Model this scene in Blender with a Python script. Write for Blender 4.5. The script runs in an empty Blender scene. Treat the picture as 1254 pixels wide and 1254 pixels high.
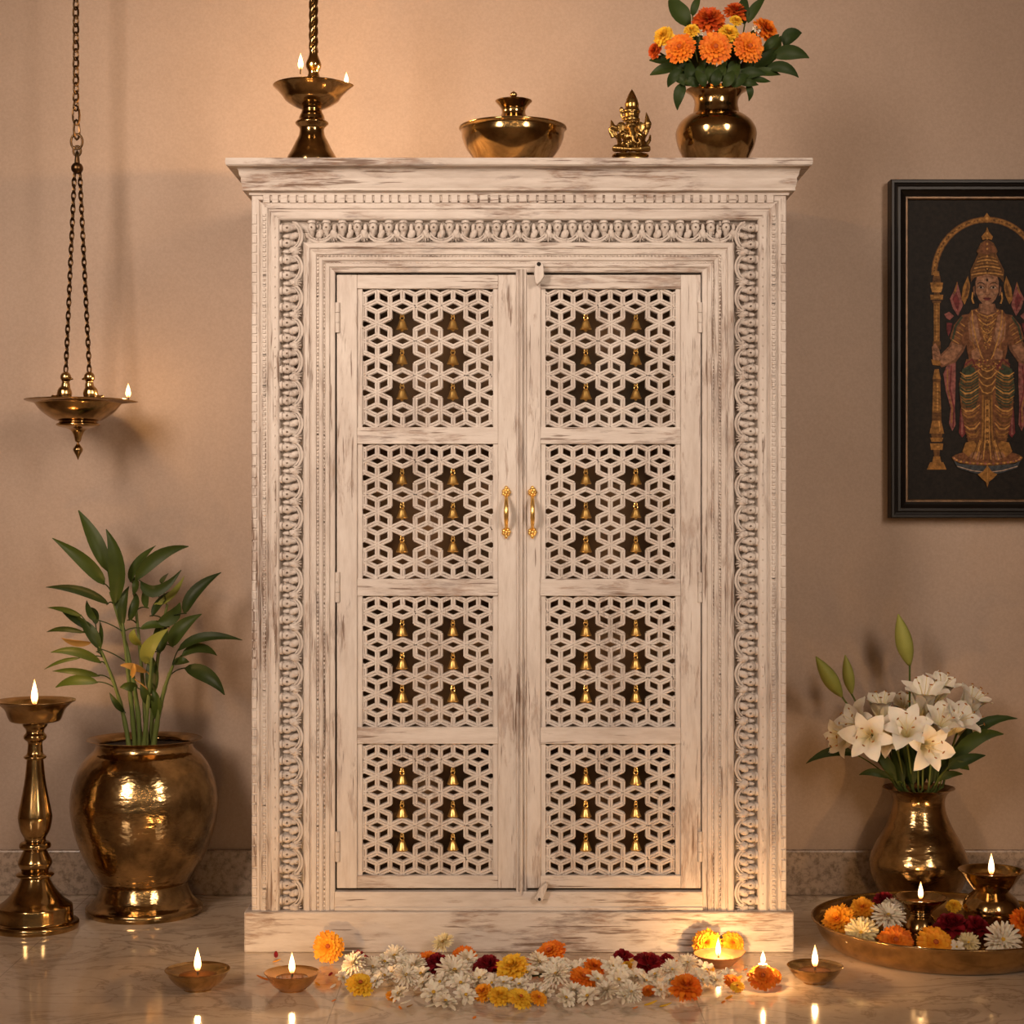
import bpy, bmesh, math, random
from mathutils import Vector, Matrix, Euler

SC = bpy.context.scene
COL = SC.collection
PI = math.pi
R = math.radians
# ------------------------------------------------------------------ camera, world, lights, exposure
FPX, CAM_Y, CAM_Z = 2200.0, -2.75, 0.672


def cam_setup():
    cd = bpy.data.cameras.new('camera')
    cd.sensor_width = 36.0
    cd.lens = FPX / 1254.0 * 36.0
    cd.clip_start = 0.05
    co = bpy.data.objects.new('camera', cd)
    co.location = (0, CAM_Y, CAM_Z)
    co.rotation_euler = (R(90), 0, 0)
    COL.objects.link(co)
    SC.camera = co


cam_setup()
wd = bpy.data.worlds.new('world')
SC.world = wd
wd.use_nodes = True
wd.node_tree.nodes['Background'].inputs[0].default_value = (1.0, 0.74, 0.52, 1)
wd.node_tree.nodes['Background'].inputs[1].default_value = 0.14


def spot(name, loc, aim, energy, color, radius, angle, blend=1.0):
    ld = bpy.data.lights.new(name, 'SPOT')
    ld.energy, ld.color, ld.shadow_soft_size = energy, color, radius
    ld.spot_size, ld.spot_blend = R(angle), blend
    o = bpy.data.objects.new(name, ld)
    o.location = loc
    d = Vector(aim) - Vector(loc)
    o.rotation_euler = d.to_track_quat('-Z', 'Y').to_euler()
    COL.objects.link(o)


def bulb(name, loc, energy, color, radius):
    ld = bpy.data.lights.new(name, 'POINT')
    ld.energy, ld.color, ld.shadow_soft_size = energy, color, radius
    o = bpy.data.objects.new(name, ld)
    o.location = loc
    COL.objects.link(o)


def softbox(name, loc, aim, energy, color, sx, sy, spread=180):
    ld = bpy.data.lights.new(name, 'AREA')
    ld.shape, ld.size, ld.size_y = 'ELLIPSE', sx, sy
    ld.energy, ld.color, ld.spread = energy, color, R(spread)
    o = bpy.data.objects.new(name, ld)
    o.location = loc
    o.rotation_euler = (Vector(aim) - Vector(loc)).to_track_quat('-Z', 'Y').to_euler()
    COL.objects.link(o)


softbox('side_softlight', (-1.45, -2.5, 1.75), (-0.22, 0.3, 1.02), 10.4, (1.0, 0.79, 0.635), 0.62, 1.6, 52)  # added soft key light from the left, unseen; there is no window
softbox('side_softlight', (1.5, -2.6, 1.75), (0.02, 0.3, 0.98), 6.4, (1.0, 0.81, 0.66), 0.55, 1.5, 52)  # weaker soft light added on the right, likewise without a window
spot('wall_glow_spot', (-0.60, -1.5, 1.05), (-0.545, 0.41, 0.88), 12.0, (1.0, 0.60, 0.34), 0.25, 27)  # added spot without a fixture: warm glow on the wall left of the cabinet
spot('wall_glow_spot', (0.80, -1.5, 0.95), (0.57, 0.41, 0.55), 6.0, (1.0, 0.66, 0.36), 0.25, 24)  # same kind of added glow on the wall right of the cabinet
for bx_, by_, bz_ in ((-0.55, -3.3, 1.75), (-0.2, -3.6, 1.5), (0.35, -3.2, 1.85), (0.7, -3.5, 1.35), (0.15, -3.4, 1.1), (-0.8, -3.4, 1.2)):  # unseen bulbs behind the camera, added for highlights on the brass
    bulb('highlight_bulb', (bx_, by_, bz_), 2.5, (1.0, 0.72, 0.45), 0.035)
for i_ in range(14):                              # small warm unseen bulbs, added as specks for the brass to mirror
    bulb('sparkle_bulb', (-1.3 + 0.2 * i_, -3.0 - 0.25 * ((i_ * 5) % 3), 0.55 + 0.22 * ((i_ * 7) % 5)), 1.1, (1.0, 0.66, 0.36), 0.015)
SC.view_settings.view_transform = 'Standard'
SC.view_settings.look = 'None'
SC.view_settings.gamma = 1.0
SC.view_settings.use_curve_mapping = False
SC.view_settings.exposure = -0.38


# ------------------------------------------------------------------ helpers
def kk(Y):
    return (Y - CAM_Y) / FPX


def at(px, py, Y):
    k = kk(Y)
    return Vector(((px - 627) * k, Y, CAM_Z - (py - 627) * k))


def on_floor(px, py, z=0.0):
    d = (CAM_Z - z) * FPX / (py - 627)
    Y = d + CAM_Y
    return Vector(((px - 627) * kk(Y), Y, z))


class MB:
    def __init__(s):
        s.v, s.f, s.mi, s.cur = [], [], [], 0

    def add(s, verts, faces):
        b = len(s.v)
        s.v.extend(Vector(p) for p in verts)
        for f in faces:
            s.f.append([b + i for i in f])
            s.mi.append(s.cur)
        return s

    def box(s, a, b):
        x0, y0, z0 = a
        x1, y1, z1 = b
        return s.add([(x0, y0, z0), (x1, y0, z0), (x1, y1, z0), (x0, y1, z0), (x0, y0, z1), (x1, y0, z1), (x1, y1, z1), (x0, y1, z1)],
                     [(0, 3, 2, 1), (4, 5, 6, 7), (0, 1, 5, 4), (1, 2, 6, 5), (2, 3, 7, 6), (3, 0, 4, 7)])

    def pbox(s, x0, y0, x1, y1, ya, yb):
        """box whose front face covers the given rectangle of the cabinet-front plane, between depths ya and yb"""
        a, b = cf(x0, y1), cf(x1, y0)
        return s.box((a[0], ya, a[1]), (b[0], yb, b[1]))

    def lathe(s, prof, c=(0, 0, 0), seg=48, axis='Z', M=None):
        c = Vector(c)
        vs, fs = [], []
        n = len(prof)
        for i in range(seg):
            t = 2 * PI * i / seg
            for r, z in prof:
                p = Vector((r * math.cos(t), r * math.sin(t), z))
                if axis == '-Y':
                    p = Vector((p.x, -p.z, p.y))
                elif axis == 'X':
                    p = Vector((p.z, p.x, p.y))
                if M is not None:
                    p = M @ p
                vs.append(p + c)
        for i in range(seg):
            j = (i + 1) % seg
            for q in range(n - 1):
                fs.append((i * n + q, j * n + q, j * n + q + 1, i * n + q + 1))
        return s.add(vs, fs)

    def ell(s, c, r, M=None, seg=14, rings=8):
        prof = [(math.sin(PI * i / rings), -math.cos(PI * i / rings)) for i in range(rings + 1)]
        prof[0], prof[-1] = (1e-4, -1), (1e-4, 1)
        if not hasattr(r, '__len__'):
            r = (r, r, r)
        S = Matrix.Diagonal((r[0], r[1], r[2]))
        if M is not None:
            S = M @ S
        return s.lathe(prof, c, seg, 'Z', S)

    def tube(s, pts, rad, seg=8, closed=False, caps=True, flat=1.0):
        pts = [Vector(p) for p in pts]
        n = len(pts)
        if not hasattr(rad, '__len__'):
            rad = [rad] * n
        vs, fs = [], []
        prev = None
        for i, p in enumerate(pts):
            a = pts[(i - 1) % n] if (closed or i > 0) else p
            b = pts[(i + 1) % n] if (closed or i < n - 1) else p
            t = (b - a).normalized()
            if prev is None:
                ref = Vector((0, 1, 0)) if abs(t.y) < 0.9 else Vector((1, 0, 0))
                nrm = (ref - t * ref.dot(t)).normalized()
            else:
                nrm = (prev - t * prev.dot(t)).normalized()
            prev = nrm
            bn = t.cross(nrm)
            for q in range(seg):
                an = 2 * PI * q / seg
                vs.append(p + (nrm * math.cos(an) * flat + bn * math.sin(an)) * rad[i])
        m = n if closed else n - 1
        for i in range(m):
            j = (i + 1) % n
            for q in range(seg):
                w = (q + 1) % seg
                fs.append((i * seg + q, i * seg + w, j * seg + w, j * seg + q))
        if caps and not closed:
            fs.append(tuple(range(seg - 1, -1, -1)))
            fs.append(tuple((n - 1) * seg + q for q in range(seg)))
        return s.add(vs, fs)

    def prism(s, poly, ya, yb):
        """polygon of (x, z) points, extruded from depth ya (front) to yb"""
        n = len(poly)
        vs = [(x, ya, z) for x, z in poly] + [(x, yb, z) for x, z in poly]
        fs = [tuple(range(n)), tuple(range(2 * n - 1, n - 1, -1))]
        for i in range(n):
            j = (i + 1) % n
            fs.append((i, i + n, j + n, j))
        return s.add(vs, fs)

    def leaf(s, a, c, b, w, roll=0.0, n=9, fold=0.16, pos=0.42, wave=0.0, m=4, tipw=0.0):
        """lanceolate blade along a quadratic curve a-c-b, w wide, folded along its midrib"""
        a, c, b = Vector(a), Vector(c), Vector(b)
        vs, fs = [], []
        for i in range(n + 1):
            t = i / n
            p = a * (1 - t) ** 2 + c * 2 * t * (1 - t) + b * t * t
            tg = ((c - a) * (1 - t) + (b - c) * t).normalized()
            view = Vector((0, -1, 0.15))
            sd = tg.cross(view)
            if sd.length < 1e-4:
                sd = Vector((1, 0, 0))
            sd.normalize()
            up = sd.cross(tg).normalized()
            sd2 = sd * math.cos(roll) + up * math.sin(roll)
            up2 = up * math.cos(roll) - sd * math.sin(roll)
            e = math.log(0.5) / math.log(pos)
            ww = w * 0.5 * max(0.03, math.sin(PI * (t ** e)) ** 0.85, tipw * (1 - t)) if 0 < t < 1 else w * 0.03
            for q in range(m + 1):
                u = q / m * 2 - 1
                z = -fold * w * abs(u) ** 1.3 * (ww / (w * 0.5)) + wave * w * math.sin(t * 9 + u * 2) * abs(u)
                vs.append(p + sd2 * (u * ww) - up2 * z)
        for i in range(n):
            for q in range(m):
                k = i * (m + 1) + q
                fs.append((k, k + 1, k + m + 2, k + m + 1))
        return s.add(vs, fs)

    def build(s, name, mats, parent=None, loc=None, smooth=40, bevel=0.0, solid=0.0, subsurf=0, weld=False):
        """link everything collected so far as ONE mesh object; world coordinates, re-based on the parent or loc"""
        off = Vector(loc) if loc is not None else (WL[parent.name] if parent is not None else Vector((0, 0, 0)))
        me = bpy.data.meshes.new(name)
        me.from_pydata([tuple(p - off) for p in s.v], [], s.f)
        if weld:
            bm = bmesh.new()
            bm.from_mesh(me)
            bmesh.ops.remove_doubles(bm, verts=bm.verts, dist=8e-6)
            bmesh.ops.holes_fill(bm, edges=bm.edges, sides=0)
            bmesh.ops.recalc_face_normals(bm, faces=bm.faces)
            bm.to_mesh(me)
            bm.free()
        if not isinstance(mats, (list, tuple)):
            mats = [mats]
        for m in mats:
            me.materials.append(m)
        if len(mats) > 1:
            me.polygons.foreach_set('material_index', s.mi)
        if smooth:
            me.polygons.foreach_set('use_smooth', [True] * len(me.polygons))
            me.set_sharp_from_angle(angle=R(smooth))
        me.update()
        o = bpy.data.objects.new(name, me)
        COL.objects.link(o)
        if parent is not None:
            o.parent = parent
            WL[o.name] = WL[parent.name]
        else:
            o.location = off
            WL[o.name] = off
        if bevel:
            b = o.modifiers.new('b', 'BEVEL')
            b.width, b.segments, b.limit_method, b.angle_limit = bevel, 2, 'ANGLE', R(40)
        if solid:
            b = o.modifiers.new('s', 'SOLIDIFY')
            b.thickness = solid
        if subsurf:
            b = o.modifiers.new('u', 'SUBSURF')
            b.levels = b.render_levels = subsurf
        return o


WL = {}


def cf(px, py):
    """(x, z) of a point of the cabinet's front plane (depth 0)"""
    p = at(px, py, 0.0)
    return p.x, p.z


U = kk(0.0)      # one photo pixel on the cabinet's front plane, in metres


def tag(o, label=None, cat=None, group=None, kind=None):
    if label:
        o['label'] = label
    if cat:
        o['category'] = cat
    if group:
        o['group'] = group
    if kind:
        o['kind'] = kind
    return o


def thing(name, label, cat, loc, group=None, rz=0.0):
    o = bpy.data.objects.new(name, None)
    o.empty_display_size = 0.03
    COL.objects.link(o)
    o.location = loc
    o.rotation_euler = (0, 0, rz)
    WL[o.name] = Vector(loc)
    return tag(o, label, cat, group)


def node_part(name, parent):
    """an Empty that is a part and holds sub-parts"""
    o = bpy.data.objects.new(name, None)
    o.empty_display_size = 0.02
    COL.objects.link(o)
    o.parent = parent
    WL[o.name] = WL[parent.name]
    return o


def copy_thing(src, loc, rot=None, scale=None, label=None, group=None):
    c = src.copy()
    COL.objects.link(c)
    c.location = loc
    if rot is not None:
        c.rotation_euler = rot
    if scale is not None:
        c.scale = (scale, scale, scale)
    if label:
        c['label'] = label
    if group:
        c['group'] = group
    for ch in src.children:
        d = ch.copy()
        COL.objects.link(d)
        d.parent = c
        for g in ch.children:
            e = g.copy()
            COL.objects.link(e)
            e.parent = d
    return c


def spline(pts, n=6):
    """Catmull-Rom through profile points; a repeated point keeps its corner sharp"""
    out = []
    P = [Vector((a, b)) for a, b in pts]
    for i in range(len(P) - 1):
        p1, p2 = P[i], P[i + 1]
        if (p2 - p1).length < 1e-9:
            continue
        p0 = P[i - 1] if i > 0 and (P[i - 1] - p1).length > 1e-9 else p1 - (p2 - p1) * 0.5
        p3 = P[i + 2] if i + 2 < len(P) and (P[i + 2] - p2).length > 1e-9 else p2 + (p2 - p1) * 0.5
        for q in range(n):
            t = q / n
            v = 0.5 * (2 * p1 + (p2 - p0) * t + (2 * p0 - 5 * p1 + 4 * p2 - p3) * t * t + (3 * p1 - p0 - 3 * p2 + p3) * t ** 3)
            out.append((max(v.x, 1e-5), v.y))
    out.append((max(P[-1].x, 1e-5), P[-1].y))
    return out


def px_prof(pts, cy, Y, n=5, smooth=True):
    """profile given as (radius px, y px) at depth Y -> (radius m, height m above the pixel row cy)"""
    k = kk(Y)
    q = [(r * k, (cy - y) * k) for r, y in pts]
    return spline(q, n) if smooth else q


# ------------------------------------------------------------------ materials
MATS = {}


def newmat(name):
    m = bpy.data.materials.new(name)
    m.use_nodes = True
    nt = m.node_tree
    b = nt.nodes['Principled BSDF']
    MATS[name] = m
    return m, nt, b


def nd(nt, typ, **kw):
    n = nt.nodes.new(typ)
    for k, v in kw.items():
        setattr(n, k, v)
    return n


def coords(nt, scale=(1, 1, 1), kind='Object'):
    tc = nd(nt, 'ShaderNodeTexCoord')
    mp = nd(nt, 'ShaderNodeMapping')
    mp.inputs['Scale'].default_value = scale
    nt.links.new(tc.outputs[kind], mp.inputs['Vector'])
    return mp.outputs['Vector']


def noise(nt, vec, scale, detail=4, rough=0.55, dist=0.0):
    n = nd(nt, 'ShaderNodeTexNoise')
    n.inputs['Scale'].default_value = scale
    n.inputs['Detail'].default_value = detail
    n.inputs['Roughness'].default_value = rough
    n.inputs['Distortion'].default_value = dist
    nt.links.new(vec, n.inputs['Vector'])
    return n.outputs['Fac']


def ramp(nt, fac, stops):
    r = nd(nt, 'ShaderNodeValToRGB')
    els = r.color_ramp.elements
    while len(els) < len(stops):
        els.new(0.5)
    for e, (p, c) in zip(els, stops):
        e.position = p
        e.color = c if len(c) == 4 else (*c, 1)
    nt.links.new(fac, r.inputs['Fac'])
    return r.outputs['Color']


def mixc(nt, fac, a, b, mode='MIX'):
    m = nd(nt, 'ShaderNodeMix', data_type='RGBA', blend_type=mode)
    for sock, v in ((m.inputs[0], fac), (m.inputs[6], a), (m.inputs[7], b)):
        if isinstance(v, (int, float)):
            sock.default_value = v
        elif isinstance(v, tuple):
            sock.default_value = v if len(v) == 4 else (*v, 1)
        else:
            nt.links.new(v, sock)
    return m.outputs[2]


def mathn(nt, op, a, b):
    m = nd(nt, 'ShaderNodeMath', operation=op)
    for sock, v in ((m.inputs[0], a), (m.inputs[1], b)):
        if isinstance(v, (int, float)):
            sock.default_value = v
        else:
            nt.links.new(v, sock)
    return m.outputs[0]


def bump(nt, b, h, strength, dist):
    n = nd(nt, 'ShaderNodeBump')
    n.inputs['Strength'].default_value = strength
    n.inputs['Distance'].default_value = dist
    nt.links.new(h, n.inputs['Height'])
    nt.links.new(n.outputs['Normal'], b.inputs['Normal'])


def simple(name, col, rough=0.6, metal=0.0, var=0.12, scale=60.0, spec=0.5):
    m, nt, b = newmat(name)
    v = coords(nt)
    f = noise(nt, v, scale, 3)
    dk = tuple(c * (1 - var * 1.6) for c in col)
    lt = tuple(min(1, c * (1 + var)) for c in col)
    nt.links.new(ramp(nt, f, [(0.3, dk), (0.7, lt)]), b.inputs['Base Color'])
    b.inputs['Roughness'].default_value = rough
    b.inputs['Metallic'].default_value = metal
    b.inputs['Specular IOR Level'].default_value = spec
    return m


def brass(name, col, rough, tarnish=0.5, hammer=0.0, scale=30.0):
    m, nt, b = newmat(name)
    v = coords(nt)
    f = noise(nt, v, scale, 5, 0.6)
    dk = tuple(c * 0.33 for c in col)
    c = mixc(nt, tarnish, col, ramp(nt, f, [(0.38, dk), (0.62, col)]))
    nt.links.new(c, b.inputs['Base Color'])
    b.inputs['Metallic'].default_value = 1.0
    f2 = noise(nt, v, scale * 2.3, 4, 0.6)
    rr = nd(nt, 'ShaderNodeMapRange')
    rr.inputs['To Min'].default_value = rough * 0.75
    rr.inputs['To Max'].default_value = rough * 1.35
    nt.links.new(f2, rr.inputs['Value'])
    nt.links.new(rr.outputs[0], b.inputs['Roughness'])
    if hammer:
        v2 = coords(nt, (1, 1, 2.2))
        bump(nt, b, noise(nt, v2, 46, 2), hammer, 0.004)
    return m


def whitewash(name, axis, wear=0.5):
    """white limewashed mango wood: paint worn through in streaks along the grain"""
    m, nt, b = newmat(name)
    sc = [1.0, 1.0, 1.0]
    sc['XYZ'.index(axis)] = 0.16
    v = coords(nt, tuple(sc))
    v0 = coords(nt, tuple(0.4 if s < 1 else 1.0 for s in sc))
    tone = noise(nt, v0, 14, 4)
    base = ramp(nt, tone, [(0.28, (0.48, 0.415, 0.37)), (0.5, (0.59, 0.53, 0.48)), (0.75, (0.66, 0.605, 0.555))])
    grain = noise(nt, v, 150, 5, 0.65)
    base = mixc(nt, 0.35, base, ramp(nt, grain, [(0.3, (0.42, 0.34, 0.28)), (0.6, (0.68, 0.62, 0.565))]))
    # soft rubbed patches where the wood shows through
    streak = noise(nt, v, 60, 6, 0.68, 0.4)
    patch = noise(nt, v0, 11, 3, 0.6)
    fac = mathn(nt, 'ADD', streak, mathn(nt, 'MULTIPLY', patch, 0.8))
    lo = 1.0 - 0.10 * wear
    msk = ramp(nt, fac, [(lo, (0, 0, 0)), (lo + 0.42, (1, 1, 1))])
    msk = mathn(nt, 'MULTIPLY', msk, ramp(nt, noise(nt, v, 320, 3, 0.6), [(0.34, (0.35, 0.35, 0.35)), (0.6, (1.5, 1.5, 1.5))]))
    wood = ramp(nt, noise(nt, v0, 34, 3), [(0.36, (0.20, 0.155, 0.14)), (0.5, (0.23, 0.125, 0.07)), (0.64, (0.26, 0.215, 0.20))])
    col = mixc(nt, mathn(nt, 'MULTIPLY', msk, 0.12 + 0.36 * wear), base, wood)
    # thin cracks along the grain
    sc2 = [1.0, 1.0, 1.0]
    sc2['XYZ'.index(axis)] = 0.045
    ck = noise(nt, coords(nt, tuple(sc2)), 210, 3, 0.6)
    ckm = ramp(nt, mathn(nt, 'ADD', ck, mathn(nt, 'MULTIPLY', patch, 0.45)), [(0.865 - 0.03 * wear, (0, 0, 0)), (0.915 - 0.03 * wear, (1, 1, 1))])
    col = mixc(nt, mathn(nt, 'MULTIPLY', ckm, 0.75 * min(1.0, 0.25 + wear * 1.2)), col, (0.12, 0.062, 0.032))
    nt.links.new(col, b.inputs['Base Color'])
    msk = mathn(nt, 'MAXIMUM', mathn(nt, 'MULTIPLY', msk, 0.4), ckm)
    b.inputs['Roughness'].default_value = 0.62
    b.inputs['Specular IOR Level'].default_value = 0.3
    hgt = mathn(nt, 'SUBTRACT', grain, mathn(nt, 'MULTIPLY', msk, 0.6))
    bump(nt, b, hgt, 0.5, 0.0012)
    return m


def marble(name, a, c, vein, rough, scale=3.0, tiles=None, fine=0.22):
    m, nt, b = newmat(name)
    v = coords(nt)
    n1 = noise(nt, v, scale, 6, 0.6, 0.8)
    base = ramp(nt, n1, [(0.3, a), (0.65, c)])
    n2 = noise(nt, coords(nt, (1.0, 1.7, 1.0)), scale * 1.7, 6, 0.6, 1.6)
    d = mathn(nt, 'ABSOLUTE', mathn(nt, 'SUBTRACT', n2, 0.5), 0)
    vm = ramp(nt, d, [(0.0, (1, 1, 1)), (0.03, (0, 0, 0))])
    n3 = noise(nt, v, scale * 1.6, 3)
    vm = mathn(nt, 'MULTIPLY', vm, mathn(nt, 'MULTIPLY', n3, 0.9))
    col = mixc(nt, vm, base, vein)
    n4 = noise(nt, v, scale * 26, 5, 0.7)
    col = mixc(nt, fine, col, ramp(nt, n4, [(0.36, tuple(x * 0.55 for x in a)), (0.56, c)]))
    if tiles:
        br = nd(nt, 'ShaderNodeTexBrick')
        br.offset = 0.0
        br.inputs['Color1'].default_value = br.inputs['Color2'].default_value = (0, 0, 0, 1)
        br.inputs['Mortar'].default_value = (1, 1, 1, 1)
        br.inputs['Scale'].default_value = 1.0
        br.inputs['Mortar Size'].default_value = 0.0009
        br.inputs['Mortar Smooth'].default_value = 0.1
        br.inputs['Brick Width'].default_value = tiles[0]
        br.inputs['Row Height'].default_value = tiles[1]
        mp = nd(nt, 'ShaderNodeMapping')
        mp.inputs['Location'].default_value = (tiles[2], tiles[3], 0)
        nt.links.new(v, mp.inputs['Vector'])
        nt.links.new(mp.outputs['Vector'], br.inputs['Vector'])
        col = mixc(nt, mathn(nt, 'MULTIPLY', br.outputs['Color'], 0.6), col, tuple(x * 0.4 for x in a))
    nt.links.new(col, b.inputs['Base Color'])
    b.inputs['Roughness'].default_value = rough
    return m


def plaster(name, a, c):
    m, nt, b = newmat(name)
    v = coords(nt)
    n1 = noise(nt, v, 3.2, 5, 0.6, 0.5)
    n2 = noise(nt, v, 240, 3, 0.7)
    col = ramp(nt, n1, [(0.3, a), (0.7, c)])
    col = mixc(nt, 0.22, col, ramp(nt, n2, [(0.35, tuple(x * 0.72 for x in a)), (0.65, tuple(min(1, x * 1.12) for x in c))]))
    nt.links.new(col, b.inputs['Base Color'])
    b.inputs['Roughness'].default_value = 0.55
    b.inputs['Specular IOR Level'].default_value = 0.25
    bump(nt, b, n2, 0.12, 0.001)
    return m


def petal_mat(name, col, col2, rough=0.6, sss=0.12):
    """petal colour with a slightly different tone on every petal"""
    m, nt, b = newmat(name)
    g = nd(nt, 'ShaderNodeNewGeometry')
    v = coords(nt)
    n1 = noise(nt, v, 120, 3)
    f = mathn(nt, 'ADD', mathn(nt, 'MULTIPLY', g.outputs['Random Per Island'], 0.6), mathn(nt, 'MULTIPLY', n1, 0.4))
    nt.links.new(ramp(nt, f, [(0.15, col), (0.85, col2)]), b.inputs['Base Color'])
    b.inputs['Roughness'].default_value = rough
    b.inputs['Specular IOR Level'].default_value = 0.25
    b.inputs['Subsurface Weight'].default_value = sss
    b.inputs['Subsurface Radius'].default_value = (0.004, 0.002, 0.001)
    b.inputs['Subsurface Scale'].default_value = 1.0
    return m


def leaf_mat(name, col, col2, rough=0.42):
    m, nt, b = newmat(name)
    g = nd(nt, 'ShaderNodeNewGeometry')
    oi = nd(nt, 'ShaderNodeObjectInfo')
    n1 = noise(nt, coords(nt), 55, 4)
    f = mathn(nt, 'ADD', mathn(nt, 'MULTIPLY', oi.outputs['Random'], 0.5), mathn(nt, 'MULTIPLY', n1, 0.5))
    f = mathn(nt, 'ADD', mathn(nt, 'MULTIPLY', f, 0.7), mathn(nt, 'MULTIPLY', g.outputs['Random Per Island'], 0.3))
    nt.links.new(ramp(nt, f, [(0.25, col), (0.75, col2)]), b.inputs['Base Color'])
    b.inputs['Roughness'].default_value = rough
    b.inputs['Specular IOR Level'].default_value = 0.18
    return m


def flame_mat():
    m, nt, b = newmat('flame')
    tc = nd(nt, 'ShaderNodeTexCoord')
    sp = nd(nt, 'ShaderNodeSeparateXYZ')
    nt.links.new(tc.outputs['Generated'], sp.inputs[0])
    # glowing gas: it adds light and lets light through
    em = nd(nt, 'ShaderNodeEmission')
    nt.links.new(ramp(nt, sp.outputs['Z'], [(0.0, (1.0, 0.20, 0.03)), (0.16, (1.0, 0.50, 0.16)), (0.5, (1.0, 0.66, 0.32)), (1.0, (1.0, 0.48, 0.12))]), em.inputs['Color'])
    st = ramp(nt, sp.outputs['Z'], [(0.0, (0.15, 0.15, 0.15)), (0.12, (0.9, 0.9, 0.9)), (0.7, (1, 1, 1)), (1.0, (0.3, 0.3, 0.3))])
    nt.links.new(mathn(nt, 'MULTIPLY', st, FLAME), em.inputs['Strength'])
    tr = nd(nt, 'ShaderNodeBsdfTransparent')
    ad = nd(nt, 'ShaderNodeAddShader')
    nt.links.new(em.outputs[0], ad.inputs[0])
    nt.links.new(tr.outputs[0], ad.inputs[1])
    nt.links.new(ad.outputs[0], nt.nodes['Material Output'].inputs['Surface'])
    nt.nodes.remove(b)
    return m


FLAME = 5.0
M_WASH_V = whitewash('whitewashed_wood_upright', 'Z', 0.62)
M_WASH_H = whitewash('whitewashed_wood_level', 'X', 0.8)
M_WASH_TOP = whitewash('whitewashed_wood_worn', 'X', 1.0)
M_CARVE = whitewash('whitewashed_carving', 'Z', 0.2)
M_LATT = whitewash('whitewashed_lattice', 'Z', 0.12)
M_INSIDE = simple('dark_wood_inside', (0.24, 0.125, 0.052), 0.32, 0, 0.5, 5)
M_BRASS = brass('brass', (0.53, 0.35, 0.15), 0.135, 0.7)
M_BRASS_POT = brass('aged_brass', (0.52, 0.345, 0.155), 0.16, 0.9, 0.30, 20)
M_BRASS_BELL = brass('bright_brass', (0.95, 0.62, 0.20), 0.30, 0.1)
M_BRASS_DISH = brass('brass_dish', (0.55, 0.36, 0.155), 0.22, 0.5)
M_BRASS_CAST = brass('cast_brass', (0.42, 0.26, 0.085), 0.27, 0.6, 0, 60)
M_BRONZE = brass('dark_bronze', (0.115, 0.066, 0.03), 0.32, 0.6)
M_COPPER = brass('copper_clay', (0.76, 0.43, 0.165), 0.24, 0.2)
M_CLAY = simple('glazed_clay', (0.26, 0.115, 0.045), 0.35, 0, 0.25, 50)
M_OIL = simple('dark_oil', (0.012, 0.005, 0.002), 0.05, 0, 0.1, 20, 0.4)
M_WICK = simple('charred_wick', (0.02, 0.014, 0.01), 0.9, 0, 0.2)
M_FLAME = flame_mat()
M_FLOOR = marble('marble_floor', (0.54, 0.42, 0.315), (0.72, 0.595, 0.465), (0.15, 0.095, 0.06), 0.085, 2.6, (0.497, 0.62, 0.243, 0.26), 0.10)
M_BASEB = marble('marble_skirting', (0.27, 0.20, 0.15), (0.40, 0.31, 0.24), (0.10, 0.065, 0.045), 0.22, 3.4, None, 0.75)
M_WALL = plaster('plaster_wall', (0.375, 0.28, 0.215), (0.43, 0.325, 0.255))
M_CEIL = plaster('plaster_ceiling', (0.42, 0.33, 0.26), (0.48, 0.38, 0.30))
M_FRAME = simple('black_lacquer', (0.008, 0.006, 0.005), 0.38, 0, 0.2, 20, 0.25)
M_GILT = simple('gilt_line', (0.13, 0.07, 0.03), 0.4, 0.4, 0.3, 90)
M_SOIL = simple('soil', (0.03, 0.02, 0.014), 0.9, 0, 0.4, 200)
M_ORANGE = petal_mat('orange_petals', (0.72, 0.13, 0.008), (0.92, 0.29, 0.02))
M_AMBER = petal_mat('amber_petals', (0.85, 0.28, 0.012), (0.98, 0.47, 0.03))
M_YELLOW = petal_mat('yellow_petals', (0.84, 0.43, 0.02), (0.96, 0.62, 0.05))
M_RUST = petal_mat('rust_petals', (0.50, 0.05, 0.008), (0.74, 0.14, 0.015))
M_RED = petal_mat('dark_red_petals', (0.15, 0.004, 0.008), (0.32, 0.012, 0.02))
M_WHITE = petal_mat('white_petals', (0.80, 0.69, 0.52), (0.92, 0.85, 0.70))
M_CREAM = petal_mat('cream_petals', (0.78, 0.62, 0.28), (0.86, 0.76, 0.50))
M_LILY = petal_mat('lily_petals', (0.80, 0.73, 0.60), (0.90, 0.84, 0.72), 0.5, 0.2)
_nt = M_LILY.node_tree
_tc = nd(_nt, 'ShaderNodeTexCoord')
_ln = nd(_nt, 'ShaderNodeVectorMath', operation='LENGTH')
_nt.links.new(_tc.outputs['Object'], _ln.inputs[0])
_old = _nt.nodes['Principled BSDF'].inputs['Base Color'].links[0].from_socket
_nt.links.new(mixc(_nt, ramp(_nt, _ln.outputs['Value'], [(0.006, (0.75, 0.75, 0.75)), (0.042, (0, 0, 0))]), _old, (0.60, 0.50, 0.13)), _nt.nodes['Principled BSDF'].inputs['Base Color'])
M_HEART = simple('flower_heart', (0.62, 0.36, 0.03), 0.8, 0, 0.3, 300)
M_HEARTD = simple('dark_flower_heart', (0.50, 0.10, 0.012), 0.8, 0, 0.3, 300)
M_LEAF = leaf_mat('dark_leaf', (0.013, 0.026, 0.007), (0.038, 0.06, 0.012), 0.5)
M_LEAFB = leaf_mat('bamboo_leaf', (0.013, 0.023, 0.005), (0.050, 0.072, 0.011), 0.45)
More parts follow.
